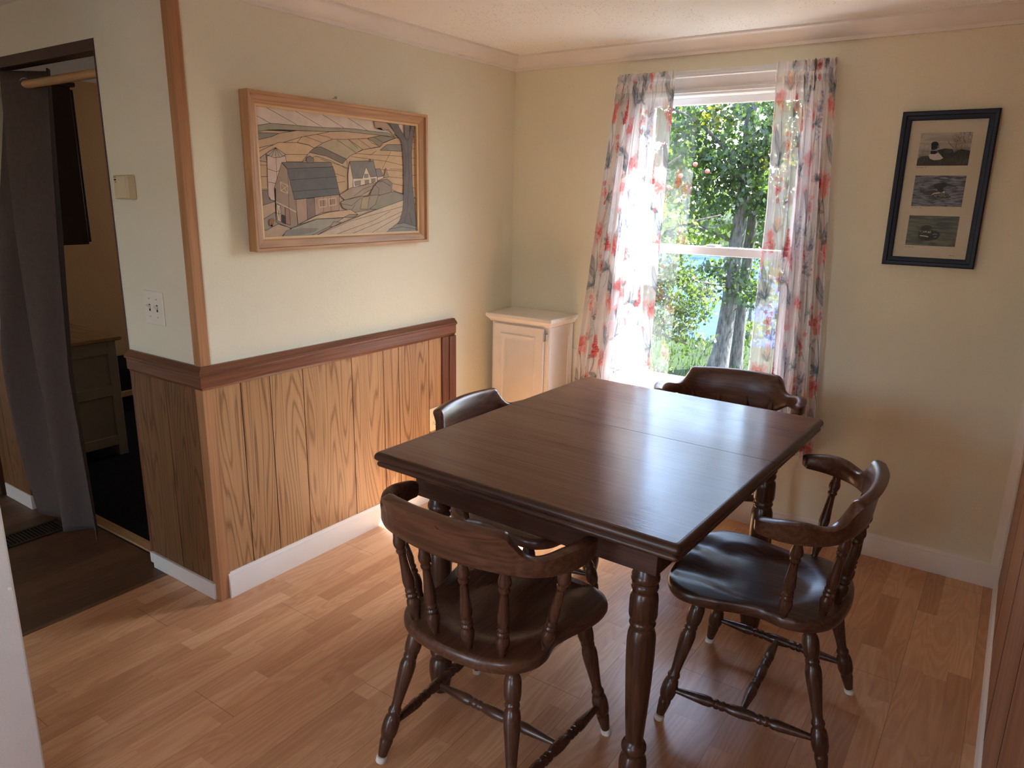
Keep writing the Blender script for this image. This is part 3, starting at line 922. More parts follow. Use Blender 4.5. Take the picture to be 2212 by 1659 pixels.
stroke(515, 830, 525, 1160)
piece((96, 94, 96), 465, 772, 885, 772, 912, 840, 935, 930, 960, 1045, 570, 1084, 510, 825)
stroke(513, 824, 905, 812); stroke(540, 920, 937, 893); stroke(556, 1016, 948, 990)
piece((112, 104, 100), 465, 772, 885, 772, 900, 810, 513, 824, ln=0.001)
piece((166, 132, 108), 582, 1085, 955, 1045, 955, 1180, 870, 1190, 800, 1198, 745, 1226, 600, 1296)
piece((128, 106, 92), 675, 1078, 742, 1070, 748, 1225, 680, 1258)
stroke(820, 1060, 820, 1198); stroke(880, 1052, 885, 1190)
piece((118, 106, 96), 672, 735, 705, 718, 737, 742, 735, 776, 680, 778)
for q in ((778, 1088, 845, 1080, 848, 1145, 784, 1152), (865, 1080, 925, 1072, 930, 1130, 868, 1140)):
    art.line(P(*q), 0.003, flat(206, 186, 160), True)
    x0 = q[0]
    for k in range(1, 4):
        stroke(x0 + 15 * k, q[1] + 4, x0 + 15 * k, q[5] - 2)
art.line(P(450, 935, 515, 965, 515, 1032, 455, 1010), 0.0026, flat(206, 180, 150), True)
art.line(P(450, 935, 515, 1032), 0.0022, flat(206, 180, 150)); art.line(P(515, 965, 455, 1010), 0.0022, flat(206, 180, 150))
art.line(P(412, 1100, 584, 1190), 0.004, flat(204, 176, 150))
piece((190, 164, 138), 414, 1120, 450, 1135, 458, 1275, 420, 1258)
stroke(414, 1120, 458, 1275); stroke(450, 1135, 420, 1258); stroke(416, 1195, 455, 1205)
piece((60, 48, 42), 460, 1210, 490, 1222, 493, 1290, 462, 1275)
piece((152, 110, 88), 490, 1150, 525, 1165, 535, 1300, 495, 1285)
piece((124, 116, 110), 1045, 766, 1250, 760, 1282, 892, 1225, 900, 1187, 812, 1155, 908, 1072, 910)
piece((200, 178, 152), 1030, 880, 1045, 770, 1072, 910, 1072, 985, 1035, 1000)
piece((204, 184, 160), 1072, 910, 1155, 908, 1187, 812, 1225, 898, 1282, 892, 1280, 945, 1160, 965, 1075, 987)
for q in ((1085, 935, 1140, 928, 1138, 965, 1090, 972), (1175, 925, 1212, 922, 1212, 955, 1178, 962), (1170, 875, 1205, 873, 1205, 902, 1170, 904), (1230, 915, 1268, 910, 1268, 940, 1232, 944)):
    piece((138, 124, 112), *q, ln=0.001)
piece((132, 120, 112), 1268, 830, 1310, 828, 1336, 890, 1282, 900)
piece((200, 178, 152), 1282, 900, 1336, 890, 1336, 910, 1284, 930)
piece((112, 104, 98), 1210, 752, 1225, 750, 1226, 768, 1211, 768)
piece((156, 142, 104), 1340, 905, 1358, 822, 1382, 900)
piece((158, 136, 114), 955, 1050, 1050, 990, 1160, 968, 1250, 945, 1240, 1000, 1140, 1055, 1000, 1092)
piece((140, 124, 110), 1240, 1000, 1290, 935, 1370, 915, 1412, 950, 1408, 1030, 1290, 1060, 1220, 1052)
stroke(1260, 960, 1300, 1000, 1290, 1050); stroke(1290, 940, 1330, 935, 1400, 975); stroke(1080, 1060, 1160, 1000, 1230, 975)
piece((146, 132, 110), 965, 1110, 1000, 1092, 1150, 1060, 1290, 1050, 1330, 1055, 1270, 1130, 1205, 1178, 1080, 1198, 985, 1160)
piece((160, 140, 108), 1155, 1070, 1215, 1060, 1200, 1172, 1135, 1170)
stroke(960, 1120, 1060, 1140, 1140, 1075); stroke(1050, 1195, 1090, 1130)
piece((138, 130, 110), 1290, 1058, 1425, 1022, 1700, 1110, 1400, 1180, 1215, 1172, 1270, 1128)
piece((186, 152, 116), 600, 1296, 745, 1226, 870, 1192, 1050, 1172, 1115, 1215, 990, 1240, 760, 1250)
piece((148, 140, 118), 455, 1400, 545, 1325, 760, 1252, 990, 1243, 880, 1310, 690, 1400)
piece((128, 120, 110), 455, 1410, 510, 1340, 620, 1325, 780, 1330, 730, 1362, 560, 1395, ln=0)
piece((160, 132, 112), 870, 1315, 905, 1275, 970, 1280, 900, 1318)
piece((140, 126, 110), 990, 1240, 1040, 1215, 1115, 1215, 1080, 1240)
piece((190, 164, 134), 690, 1420, 900, 1318, 1205, 1200, 1530, 1090, 1530, 1260, 1400, 1340, 1310, 1420)
for a in ((740, 1395, 1050, 1270, 1510, 1150), (890, 1395, 1250, 1270, 1400, 1190), (1035, 1390, 1300, 1285, 1510, 1190), (1230, 1375, 1500, 1225)):
    stroke(*a)
piece((134, 128, 118), 1300, 1420, 1450, 1300, 1530, 1280, 1700, 1330, 1700, 1450)
stroke(1380, 1345, 1500, 1325, 1625, 1345)
piece((166, 140, 112), 1250, 428, 1360, 440, 1440, 530, 1420, 545, 1380, 500, 1330, 505, 1310, 485, 1265, 488)
piece((104, 97, 94), 1362, 400, 1385, 445, 1440, 540, 1480, 580, 1500, 640, 1512, 800, 1514, 1000, 1505, 1180, 1480, 1270, 1455, 1302, 1520, 1292, 1555, 1302, 1640, 1330, 1612, 1180, 1590, 960, 1582, 700, 1592, 560, 1615, 440, 1580, 440, 1560, 560, 1540, 600, 1520, 560, 1470, 480, 1440, 400)
stroke(1500, 600, 1530, 720, 1525, 900); stroke(1545, 600, 1560, 900, 1545, 1200, 1520, 1290); stroke(1560, 1200, 1590, 1300)
piece((108, 101, 98), 1515, 430, 1560, 430, 1562, 560, 1540, 592, 1520, 560)
art.poly(P(352, 1262, 372, 1240, 398, 1248, 392, 1268, 382, 1310, 372, 1285, 362, 1305, 352, 1290), flat(150, 108, 72))
build('inlay_panel', art.mb, art.mats, pic)
nl = MB()
nl.lathe((0, -1.232, 1.846), (0.022, -1.232, 1.850), [(0, .0016), (.7, .0016), (.7, .0058), (.9, .0058), (1.0, .003)], 10)
tag(build('picture_nail', nl, M['steel'], None, loc=(0, -1.232, 1.848)), 'small steel nail in the wall just above the barn picture', 'nail')

# ------------------------------------------------------------------ loon photographs on the window wall
FX0, FX1, FZ0, FZ1 = 1.818, 2.134, 1.258, 1.832
lf = thing('photo_frame', 'navy blue frame with three loon photographs right of the window', 'picture', ((FX0 + FX1) / 2, 0, FZ0))
def plane_back(axis, along, edge, h_):
    return (along, -0.003 - h_, edge) if axis == 'h' else (edge, -0.003 - h_, along)
np_ = [(0, 0), (0.033, 0), (0.033, 0.012), (0.028, 0.016), (0.018, 0.017), (0.015, 0.021), (0.005, 0.022), (0, 0.018)]
for nm, ax_, a, b, e, s_ in (('frame_rail', 'h', FX0, FX1, FZ0, 1), ('frame_rail', 'h', FX0, FX1, FZ1, -1), ('frame_stile', 'v', FZ0, FZ1, FX0, 1), ('frame_stile', 'v', FZ0, FZ1, FX1, -1)):
    build(nm, frame_side(ax_, a, b, e, s_, np_, plane_back), M['navy'], lf)
mw, mh = FX1 - FX0 - 0.064, FZ1 - FZ0 - 0.064
build('mat_board', MB().box((FX0 + 0.03, -0.008, FZ0 + 0.03), (FX1 - 0.03, -0.003, FZ1 - 0.03)), M['mat'], lf)
build('glass', MB().box((FX0 + 0.031, -0.0125, FZ0 + 0.031), (FX1 - 0.031, -0.011, FZ1 - 0.031)), M['picture_glass'], lf)
def water_mat(name, c0, c1, sx, sz):
    q = Nodes(name)
    v = q.vmath('MULTIPLY', q.coord(), (sx, 1, sz))
    n = q.noise(v, 1.0, 4, 0.6, 0.6)
    q.base(q.ramp(n, [(0.42, c0), (0.58, c1)]), 0.4, 0.3)
    return q.mat
wat = [water_mat('print_shore', lin(150, 142, 136), lin(176, 166, 158), 10, 60), water_mat('print_lake', lin(30, 33, 48), lin(126, 126, 146), 30, 230), water_mat('print_pond', lin(32, 40, 30), lin(88, 92, 70), 14, 90)]
def printed(name, x0, x1, z0, z1, back):
    pr = Flatwork(lambda x, y, z: (x0 + x, -0.0084 - z, z1 - y), x1 - x0, z1 - z0, 0.00002)
    pr.mb.box((x0, -0.0083, z0), (x1, -0.008, z1), pr.mi(back))
    return pr
K, G1, G2, WH = flat(12, 12, 14), flat(50, 49, 50), flat(112, 106, 102), flat(196, 188, 182)
def H3(q, w, h):
    return homography(q, [(0, 0), (w, 0), (w, h), (0, h)])
# nesting loon in the reeds
p1 = printed('p', 1.8885, 2.058, 1.635, 1.754, wat[0])
h1 = H3([(400, 105), (1045, 90), (982, 498), (347, 505)], p1.w, p1.h)
def Q(h, *xy):
    return [h(xy[i], xy[i + 1]) for i in range(0, len(xy), 2)]
p1.poly(Q(h1, 340, 440, 400, 390, 480, 380, 560, 420, 640, 410, 760, 400, 830, 330, 900, 300, 1020, 320, 1000, 520, 340, 520), flat(40, 40, 34))
for k in range(150):
    x = random.uniform(350, 1000)
    y = random.uniform(400, 500)
    l = random.uniform(15, 50)
    p1.line(Q(h1, x, y, x + random.uniform(-25, 25), y - l), 0.0006, random.choice([G1, G2, K, flat(96, 96, 76)]))
for k in range(120):
    x = random.uniform(810, 1020); y = random.uniform(110, 420)
    p1.line(Q(h1, x, y, x + random.uniform(-30, 30), y - random.uniform(20, 80)), 0.0006, random.choice([K, G1, flat(80, 78, 62)]))
p1.line(Q(h1, 735, 200, 760, 240, 815, 290), 0.0012, K)
for k in range(14):
    p1.line(Q(h1, 380 + k * 10, 400, 400 + k * 12 + random.uniform(-20, 30), 250 + random.uniform(-40, 80)), 0.0005, G2)
p1.poly(Q(h1, 500, 370, 520, 350, 600, 345, 680, 360, 690, 405, 640, 430, 560, 435, 510, 415), WH)
p1.poly(Q(h1, 600, 315, 700, 292, 790, 300, 815, 340, 820, 380, 760, 405, 680, 410, 690, 360, 620, 340), flat(30, 30, 36))
for k in range(60):
    x, y = random.uniform(690, 800), random.uniform(300, 345)
    p1.line(Q(h1, x, y, x + 6, y + 1), 0.0009, G2)
p1.poly(Q(h1, 527, 235, 550, 212, 590, 208, 615, 225, 622, 262, 600, 300, 560, 312, 530, 310), flat(16, 18, 26))
p1.poly(Q(h1, 522, 322, 600, 322, 610, 340, 580, 362, 522, 362), flat(16, 18, 26))
p1.poly(Q(h1, 600, 262, 620, 255, 634, 290, 612, 285), G2)
build('loon_print', p1.mb, p1.mats, lf)['label'] = 'print of a loon sitting among reeds'
p2 = printed('p', 1.8905, 2.060, 1.485, 1.599, wat[1])
h2 = H3([(328, 625), (958, 620), (903, 1012), (278, 1005)], p2.w, p2.h)
p2.poly(Q(h2, 415, 845, 470, 815, 560, 803, 620, 820, 540, 860, 450, 868), G1)
p2.poly(Q(h2, 520, 870, 560, 838, 640, 830, 720, 840, 770, 885, 740, 905, 640, 908, 560, 895), flat(44, 44, 50))
for k in range(70):
    x, y = random.uniform(560, 740), random.uniform(840, 885)
    p2.line(Q(h2, x, y, x + 7, y + 1), 0.0008, WH)
p2.poly(Q(h2, 520, 870, 560, 838, 640, 828, 690, 815, 695, 840, 640, 838, 570, 850), WH)
p2.poly(Q(h2, 550, 740, 580, 722, 635, 722, 660, 708, 705, 708, 735, 735, 720, 755, 670, 775, 680, 815, 650, 838, 605, 815, 595, 780, 565, 775), flat(10, 10, 14))
p2.poly(Q(h2, 735, 735, 805, 742, 735, 750), flat(40, 38, 38))
p2.poly(Q(h2, 550, 742, 495, 750, 552, 758), flat(52, 50, 50))
build('loon_print', p2.mb, p2.mats, lf)['label'] = 'print of two loons on blue grey ripples'
p3 = printed('p', 1.8905, 2.060, 1.3365, 1.450, wat[2])
h3 = H3([(255, 1118), (878, 1133), (818, 1515), (203, 1493)], p3.w, p3.h)
p3.poly(Q(h3, 360, 1370, 385, 1310, 520, 1300, 620, 1330, 640, 1370, 600, 1420, 480, 1440, 380, 1425), flat(12, 12, 14))
p3.poly(Q(h3, 385, 1295, 420, 1255, 470, 1240, 520, 1250, 545, 1275, 500, 1300, 400, 1312), flat(20, 22, 26))
p3.poly(Q(h3, 530, 1268, 610, 1284, 540, 1290), G1)
for k in range(46):
    x, y = random.uniform(385, 520), random.uniform(1312, 1340)
    p3.line(Q(h3, x, y, x + 8, y + 5), 0.0009, WH)
p3.line(Q(h3, 385, 1375, 440, 1378, 490, 1390), 0.0035, WH)
p3.poly(Q(h3, 540, 1370, 570, 1350, 605, 1370, 600, 1420, 560, 1430), flat(34, 30, 28))
p3.line(Q(h3, 548, 1362, 575, 1350, 600, 1362), 0.0012, WH)
p3.line(Q(h3, 565, 1392, 590, 1388), 0.0012, WH)
build('loon_print', p3.mb, p3.mats, lf)['label'] = 'print of a loon with a chick on green water'
def scribble(x, z, w, n):
    mb = MB()
    for i in range(n):
        xx = x + w * i / n
        mb.box((xx, -0.0086, z + 0.001 * math.sin(i * 2.1)), (xx + w / n * 0.75, -0.008, z + 0.0012 + 0.001 * math.sin(i * 1.3)))
    build('pencil_note', mb, flat(96, 88, 80), lf)
scribble(1.889, 1.6285, 0.034, 12); scribble(1.891, 1.4785, 0.040, 14); scribble(1.890, 1.3285, 0.030, 12); scribble(2.045, 1.303, 0.018, 6)

# ------------------------------------------------------------------ white cabinet in the corner
cb = thing('corner_cabinet', 'small white painted cabinet in the corner left of the window', 'cabinet', (0.22, -0.14, 0))
CW = M['cab_white']
mb = MB()
mb.box((0.058, -0.250, 0.0), (0.405, -0.018, 0.868))
for z0, z1 in ((0.03, 0.09), (0.80, 0.861)):
    mb.box((0.404, -0.200, z0), (0.409, -0.062, z1))
for y0, y1 in ((-0.246, -0.20), (-0.062, -0.02)):
    mb.box((0.404, y0, 0.03), (0.409, y1, 0.861))
build('body', mb, CW, cb)
mb = MB()
ring_ = lambda o, z: [(0.050 - o, -0.258 - o, z), (0.413 + o, -0.258 - o, z), (0.413 + o, -0.012, z), (0.050 - o, -0.012, z)]
mb.rings([ring_(-0.004, 0.862), ring_(0.002, 0.868), ring_(0.006, 0.876), ring_(0.018, 0.888), ring_(0.020, 0.890), ring_(0.020, 0.905), ring_(0.017, 0.908)])
build('top', mb, CW, cb, bevel=0.001)
mb = MB()
dx0, dx1, dz0, dz1 = 0.076, 0.383, 0.06, 0.857
mb.box((dx0, -0.267, dz0), (dx1, -0.252, dz1))
dr = build('door', mb, CW, cb, bevel=0.003)
mb = MB()
def rect_ring(x0, x1, z0, z1, y):
    return [(x0, y, z0), (x1, y, z0), (x1, y, z1), (x0, y, z1)]
i1 = 0.045
mb.rings([rect_ring(dx0 + i1, dx1 - i1, dz0 + i1, dz1 - i1, -0.2665), rect_ring(dx0 + i1 + .004, dx1 - i1 - .004, dz0 + i1 + .004, dz1 - i1 - .004, -0.2715), rect_ring(dx0 + i1 + .012, dx1 - i1 - .012, dz0 + i1 + .012, dz1 - i1 - .012, -0.2715), rect_ring(dx0 + i1 + .016, dx1 - i1 - .016, dz0 + i1 + .016, dz1 - i1 - .016, -0.2672), rect_ring(dx0 + i1 + .026, dx1 - i1 - .026, dz0 + i1 + .026, dz1 - i1 - .026, -0.2672), rect_ring(dx0 + i1 + .034, dx1 - i1 - .034, dz0 + i1 + .034, dz1 - i1 - .034, -0.2708)])
build('raised_panel', mb, CW, dr)
for z in (0.815, 0.12):
    m_ = MB().lathe((0.389, -0.268, z - 0.022), (0.389, -0.268, z + 0.022), [(0, .002), (.06, .0045), (.94, .0045), (1, .002)], 12).box((0.389, -0.2685, z - 0.016), (0.400, -0.2515, z + 0.016))
    build('hinge', m_, M['steel'], cb, bevel=0.001)['label'] = 'bright steel hinge'
op = thing('outlet_cover', 'white cover plate on the wall half hidden behind the corner cabinet', 'cover plate', (0.40, 0, 0.66))
build('plate', MB().box((0.352, -0.008, 0.608), (0.428, 0.0, 0.722)), M['switch'], op, bevel=0.003)
build('socket', MB().box((0.375, -0.010, 0.625), (0.405, -0.008, 0.705)), M['switch'], op, bevel=0.002)

# ------------------------------------------------------------------ outlet, switch, thermostat
def outlet(name, label, y, z, pm):
    t_ = thing(name, label, 'outlet', (0.008, y, z))
    build('plate', MB().box((0.008, y - 0.036, z - 0.058), (0.013, y + 0.036, z + 0.058)), pm, t_, bevel=0.003)
    for dz in (-0.020, 0.020):
        m_ = MB()
        m_.prism([(y + 0.017 * math.cos(a) * 1.0, z + dz + max(-0.0135, min(0.0135, 0.017 * math.sin(a)))) for a in [2 * PI * k / 24 for k in range(24)]], lambda a, b, d_: (d_, a, b), 0.013, 0.0145)
        s_ = build('socket', m_, pm, t_)
        build('slot', MB().box((0.0143, y - 0.008, z + dz - 0.002), (0.0149, y - 0.006, z + dz + 0.006)).box((0.0143, y + 0.006, z + dz - 0.002), (0.0149, y + 0.0085, z + dz + 0.007)).lathe((0.0143, y, z + dz - 0.008), (0.0149, y, z + dz - 0.008), [(0, .0025), (1, .0025)], 10), M['black'], s_)
    build('screw', MB().lathe((0.013, y, z), (0.0142, y, z), [(0, .003), (1, .0026)], 10), M['steel'], t_)
outlet('power_outlet', 'almond double power outlet on the wainscot behind the chair', -0.667, 0.418, M['almond'])
sw = thing('light_switch', 'white double toggle light switch plate on the hall wall', 'light switch', (-0.257, -L, 1.083))
y = -L
build('plate', MB().box((-0.319, y - 0.006, 1.021), (-0.196, y, 1.144)), M['switch'], sw, bevel=0.004)
for x in (-0.282, -0.234):
    build('slot', MB().box((x - 0.0045, y - 0.0064, 1.070), (x + 0.0045, y - 0.006, 1.095)), M['black'], sw)
    build('toggle', MB().prism([(y - 0.006, 1.078), (y - 0.020, 1.089), (y - 0.020, 1.096), (y - 0.006, 1.091)], lambda a, b, d_: (d_, a, b), x - 0.0035, x + 0.0035), M['switch'], sw, bevel=0.0008)
    for z in (1.050, 1.115):
        build('screw', MB().lathe((x, y - 0.006, z), (x, y - 0.0072, z), [(0, .003), (1, .0026)], 8), M['steel'], sw)
th = thing('thermostat', 'ivory wall thermostat on the hall wall above the light switch', 'thermostat', (-0.358, -L, 1.5))
build('base', MB().box((-0.424, y - 0.012, 1.460), (-0.300, y, 1.543)).box((-0.307, y - 0.030, 1.461), (-0.297, y - 0.0, 1.542)), M['thermo'], th, bevel=0.003)
build('cover', MB().box((-0.372, y - 0.030, 1.462), (-0.309, y - 0.012, 1.541)), M['thermo'], th, bevel=0.004)
mb = MB().box((-0.416, y - 0.0128, 1.524), (-0.392, y - 0.012, 1.529))
for k in range(4):
    mb.box((-0.415 + k * 0.006, y - 0.0126, 1.533), (-0.4135 + k * 0.006, y - 0.012, 1.538))
mb.box((-0.412, y - 0.0126, 1.517), (-0.396, y - 0.012, 1.519))
build('marking', MB().box((-0.397, y - 0.0128, 1.475), (-0.378, y - 0.012, 1.479)), M['black'], th)
build('marking', mb, M['black'], th)

# ------------------------------------------------------------------ doorway curtain on its rod, and the room beyond
ry, rz_ = -L + 0.045, 1.893
tag(build('curtain_rod', MB().lathe((XO, ry, rz_), (XJ - 0.014, ry, rz_ + 0.004), [(0, .0165), (1, .0165)], 16), M['pine'], None, loc=(-0.94, ry, rz_)), 'pale round wooden rod across the top of the doorway', 'curtain rod')
NU, NV = 90, 60
mb = MB()
rows = []
for j in range(NV + 1):
    v = j / NV
    z = 1.945 - v * 1.93
    xl = -1.46 + 0.03 * v
    xr = -0.945 + 0.115 * v ** 0.9
    row = []
    for i in range(NU + 1):
        u = i / NU
        x = xl + (xr - xl) * u
        a = 0.030 + 0.020 * v
        yy = (ry + (-L - 0.045 - ry) * min(1, v * 1.6)) + 0.045 * math.sin((u - 0.66 - 0.10 * v) * PI / 0.36 * (1 + 0.75 * v)) * (1 - 0.85 * v * smooth(0.72, 1.0, u)) + 0.020 * min(1, v * 3) * (1 - 0.6 * u) * math.sin(u * 21 + 1.2 * v + 1.0)
        row.append((x + 0.010 * math.sin(u * 11 + v * 3), yy, z + 0.006 * math.sin(u * 9) * v))
    rows.append(row)
mb.rings(rows, cap=False, closed=False)
dc = build('doorway_curtain', mb, M['cloth'], None, angle=180, loc=(-1.16, -L, 0.0))
md = dc.modifiers.new('thick', 'SOLIDIFY'); md.thickness = 0.004
tag(dc, 'long grey grommet curtain hanging in the doorway', 'curtain')
for gx in (-1.118, -1.305):
    m_ = MB()
    m_.rings([[(gx + (0.0245 + 0.0045 * math.cos(b)) * math.cos(a) * 0.82 + 0.0045 * math.sin(b) * 0.57, ry - 0.003 - 0.0045 * math.sin(b) * 0.82 + (0.57 if gx > -1.2 else -0.57) * (0.0245 + 0.0045 * math.cos(b)) * math.cos(a), rz_ + (0.0245 + 0.0045 * math.cos(b)) * math.sin(a)) for b in [2 * PI * q / 8 for q in range(8)]] for a in [2 * PI * k / 24 for k in range(25)]], cap=False)
    build('grommet', m_, M['steel'], dc)
hc = thing('wall_cabinet', 'very dark wooden wall cabinet hanging in the room beyond the doorway', 'cabinet', (-1.85, -1.62, 1.2))
build('body', MB().box((-2.2, -1.79, 1.225), (-1.535, -1.47, 1.955)), M['dark_wood'], hc, bevel=0.003)
build('door', MB().box((-2.19, -1.47, 1.235), (-1.545, -1.452, 1.945)), M['dark_wood'], hc, bevel=0.004)
build('cornice', MB().box((-2.21, -1.79, 1.955), (-1.522, -1.45, 1.975)), M['dark_wood'], hc, bevel=0.004)
dsr = thing('dresser', 'grey white dresser standing beyond the doorway under the dark cabinet', 'dresser', (-2.2, -1.52, 0))
DM = M['dresser']
mb = MB().box((-2.6, -1.78, 0.075), (-1.835, -1.265, 0.672))
build('body', mb, DM, dsr, bevel=0.003)
for z0, z1 in ((0.60, 0.672), (0.07, 0.125), (0.36, 0.42)):
    build('side_rail', MB().box((-1.835, -1.78, z0), (-1.822, -1.31, z1)), DM, dsr, bevel=0.002)
for x in (-2.6, -1.862):
    for yy in (-1.78, -1.31):
        build('leg', MB().box((x, yy, 0.004), (x + 0.04, yy + 0.05, 0.672)), DM, dsr, bevel=0.003)
build('top', MB().box((-2.63, -1.79, 0.672), (-1.805, -1.228, 0.700)), M['pine'], dsr, bevel=0.008)['label'] = 'pale wooden top'
bd = thing('low_bench', 'low dark bench with a pale wooden rail beyond the dresser', 'bench', (-2.75, -0.7, 0.004))
build('base', MB().box((-2.97, -1.05, 0.004), (-2.62, -0.3, 0.12)), M['carpet'], bd)
build('rail', MB().box((-2.63, -1.06, 0.118), (-2.60, -0.29, 0.155)), M['pine'], bd, bevel=0.003)['label'] = 'pale wooden rail'
build('cushion', MB().box((-2.97, -1.05, 0.12), (-2.63, -0.3, 0.33)), M['carpet'], bd, bevel=0.02)
vt = thing('floor_vent', 'dark metal floor vent in front of the grey curtain', 'vent', (-1.15, -2.05, 0))
mb = MB()
vx0, vx1, vy0, vy1 = -1.215, -1.075, -2.19, -1.925
mb.box((vx0, vy0, 0), (vx1, vy0 + 0.016, 0.006)).box((vx0, vy1 - 0.016, 0), (vx1, vy1, 0.006)).box((vx0, vy0, 0), (vx0 + 0.016, vy1, 0.006)).box((vx1 - 0.016, vy0, 0), (vx1, vy1, 0.006)).box((vx0 + 0.01, vy0 + 0.01, 0), (vx1 - 0.01, vy1 - 0.01, 0.001), 1)
build('frame', mb, [M['vent'], M['black']], vt, bevel=0.001)
for k in range(16):
    yy = vy0 + 0.024 + k * 0.0145
    build('slat', MB().box((vx0 + 0.016, yy, 0.001), (vx1 - 0.016, yy + 0.006, 0.005)), M['vent'], vt)

struct('wall_soffit', MB().box((-0.12, -3.36, 1.74), (0.50, -2.80, ZC)), M['wall_dim'], 'unseen light blocking box added over the refrigerator')  # added out of view to keep the fill lamp off the upper hall
# ------------------------------------------------------------------ refrigerator at the lower left edge
fx = 0.55
fr = thing('refrigerator', 'pale textured side of a refrigerator at the lower left edge', 'refrigerator', (0.2, -3.1, 0))
build('cabinet', MB().box((-0.12, -3.36, 0.03), (fx, -2.717, 1.68)), M['fridge'], fr, bevel=0.006)
build('door', MB().box((-0.12, -3.43, 0.05), (fx, -3.37, 1.15)), M['fridge'], fr, bevel=0.012)
build('freezer_door', MB().box((-0.12, -3.43, 1.16), (fx, -3.37, 1.68)), M['fridge'], fr, bevel=0.012)
for z0, z1 in ((0.75, 1.1), (1.2, 1.5)):
    build('handle', MB().tube([(0.47, -3.43, z0), (0.47, -3.47, z0 + 0.02), (0.47, -3.47, z1 - 0.02), (0.47, -3.43, z1)], 0.011, 10), M['fridge'], fr)
for x in (-0.08, 0.51):
    for yy in (-3.3, -2.76):
        build('foot', MB().lathe((x, yy, 0), (x, yy, 0.035), [(0, .02), (1, .02)], 12), M['black'], fr)
build('screw', MB().lathe((fx, -2.728, 0.633), (fx + 0.003, -2.728, 0.633), [(0, .004), (1, .0035)], 10), M['white'], fr)

# ------------------------------------------------------------------ sheer flowered curtains: the print is dyed into the cloth
def s2l(c):
    c = np.array(c, float) / 255.0
    return np.where(c <= 0.04045, c / 12.92, ((c + 0.055) / 1.055) ** 2.4)

class Cloth:
    def __init__(s, w, h, px=0.0025):
        s.px, s.nx, s.ny = px, int(w / px) + 1, int(h / px) + 1
        s.c = np.ones((s.ny, s.nx, 3)) * s2l((244, 242, 244))
        s.a = np.full((s.ny, s.nx), 0.63)
        s.X, s.Y = np.meshgrid(np.arange(s.nx) * px, np.arange(s.ny) * px)
    def win(s, x, y, r):
        x0, x1 = int((x - r) / s.px), int((x + r) / s.px) + 2
        y0, y1 = int((y - r) / s.px), int((y + r) / s.px) + 2
        x0, y0, x1, y1 = max(0, x0), max(0, y0), min(s.nx, x1), min(s.ny, y1)
        if x1 <= x0 or y1 <= y0:
            return None
        return slice(y0, y1), slice(x0, x1)
    def put(s, w, m, col, op):
        m = np.clip(m, 0, 1) * op
        s.c[w] = s.c[w] * (1 - m[..., None]) + s2l(col) * m[..., None]
        s.a[w] = np.maximum(s.a[w], 0.63 + 0.35 * m)
    def ell(s, x, y, rx, ry, ang, col, op=0.8, wob=0.0):
        w = s.win(x, y, max(rx, ry) * 1.2)
        if w is None:
            return
        dx, dy = s.X[w] - x, s.Y[w] - y
        ca, sa = math.cos(ang), math.sin(ang)
        u, v = (dx * ca + dy * sa) / rx, (-dx * sa + dy * ca) / ry
        d = np.sqrt(u * u + v * v) + wob * np.sin(np.arctan2(v, u) * 5 + x * 90)
        s.put(w, (1 - d) * min(rx, ry) / s.px + 0.5, col, op * (0.75 + 0.25 * np.clip(d, 0, 1)))
    def line(s, pts, wd, col, op=0.8):
        for (xa, ya), (xb, yb) in zip(pts[:-1], pts[1:]):
            n = max(2, int(math.hypot(xb - xa, yb - ya) / (s.px * 0.7)))
            for k in range(n):
                t_ = k / n
                s.ell(xa + (xb - xa) * t_, ya + (yb - ya) * t_, wd, wd, 0, col, op)

GREY, BLUE, TEAL = (96, 108, 124), (128, 146, 200), (78, 104, 116)
RED, PINK, PEACH, PALE = (208, 62, 58), (226, 120, 122), (236, 186, 160), (232, 168, 172)
def leaf(cl, x, y, l, ang, col, op=0.75):
    cl.ell(x + math.cos(ang) * l / 2, y + math.sin(ang) * l / 2, l / 2, l * 0.16, ang, col, op, 0.06)
def curve(x0, y0, x1, y1, bend, n=8):
    return [(x0 + (x1 - x0) * t_ + bend * math.sin(PI * t_), y0 + (y1 - y0) * t_) for t_ in [k / n for k in range(n + 1)]]
def snapdragon(cl, x, y, R):
    for k in range(9):
        t_ = k / 8
        for q in range(1 + int(3 * t_)):
            cl.ell(x + R.uniform(-1, 1) * 0.022 * t_, y + 0.10 * t_, 0.006 + 0.009 * t_, 0.007 + 0.006 * t_, R.uniform(-1, 1), RED if R.random() < .7 else PINK, 0.85, 0.15)
    cl.line(curve(x, y + .1, x - .01, y + .2, .008), 0.0016, GREY)
def iris(cl, x, y, R, col=PINK):
    for k in range(9):
        a = R.uniform(0, 2 * PI)
        cl.ell(x + 0.030 * math.cos(a), y + 0.028 * math.sin(a), 0.028, 0.020, a, [col, PINK, PALE, RED][int(R.random() * 3.4)], 0.55, 0.15)
    for k in range(5):
        a = R.uniform(0, 2 * PI)
        cl.line([(x, y), (x + .03 * math.cos(a), y + .03 * math.sin(a))], 0.0014, RED, 0.5)
    st = curve(x, y + .03, x + .02, y + .26, .015)
    cl.line(st, 0.002, GREY, 0.8)
    leaf(cl, x + .012, y + .22, 0.13, -1.9, GREY, 0.7); leaf(cl, x + .018, y + .24, 0.10, -1.2, GREY, 0.6)
    cl.ell(x - .035, y + .10, .010, .018, .2, PINK, .6); cl.line(curve(x - .035, y + .115, x + .01, y + .19, -.008), 0.0014, GREY)
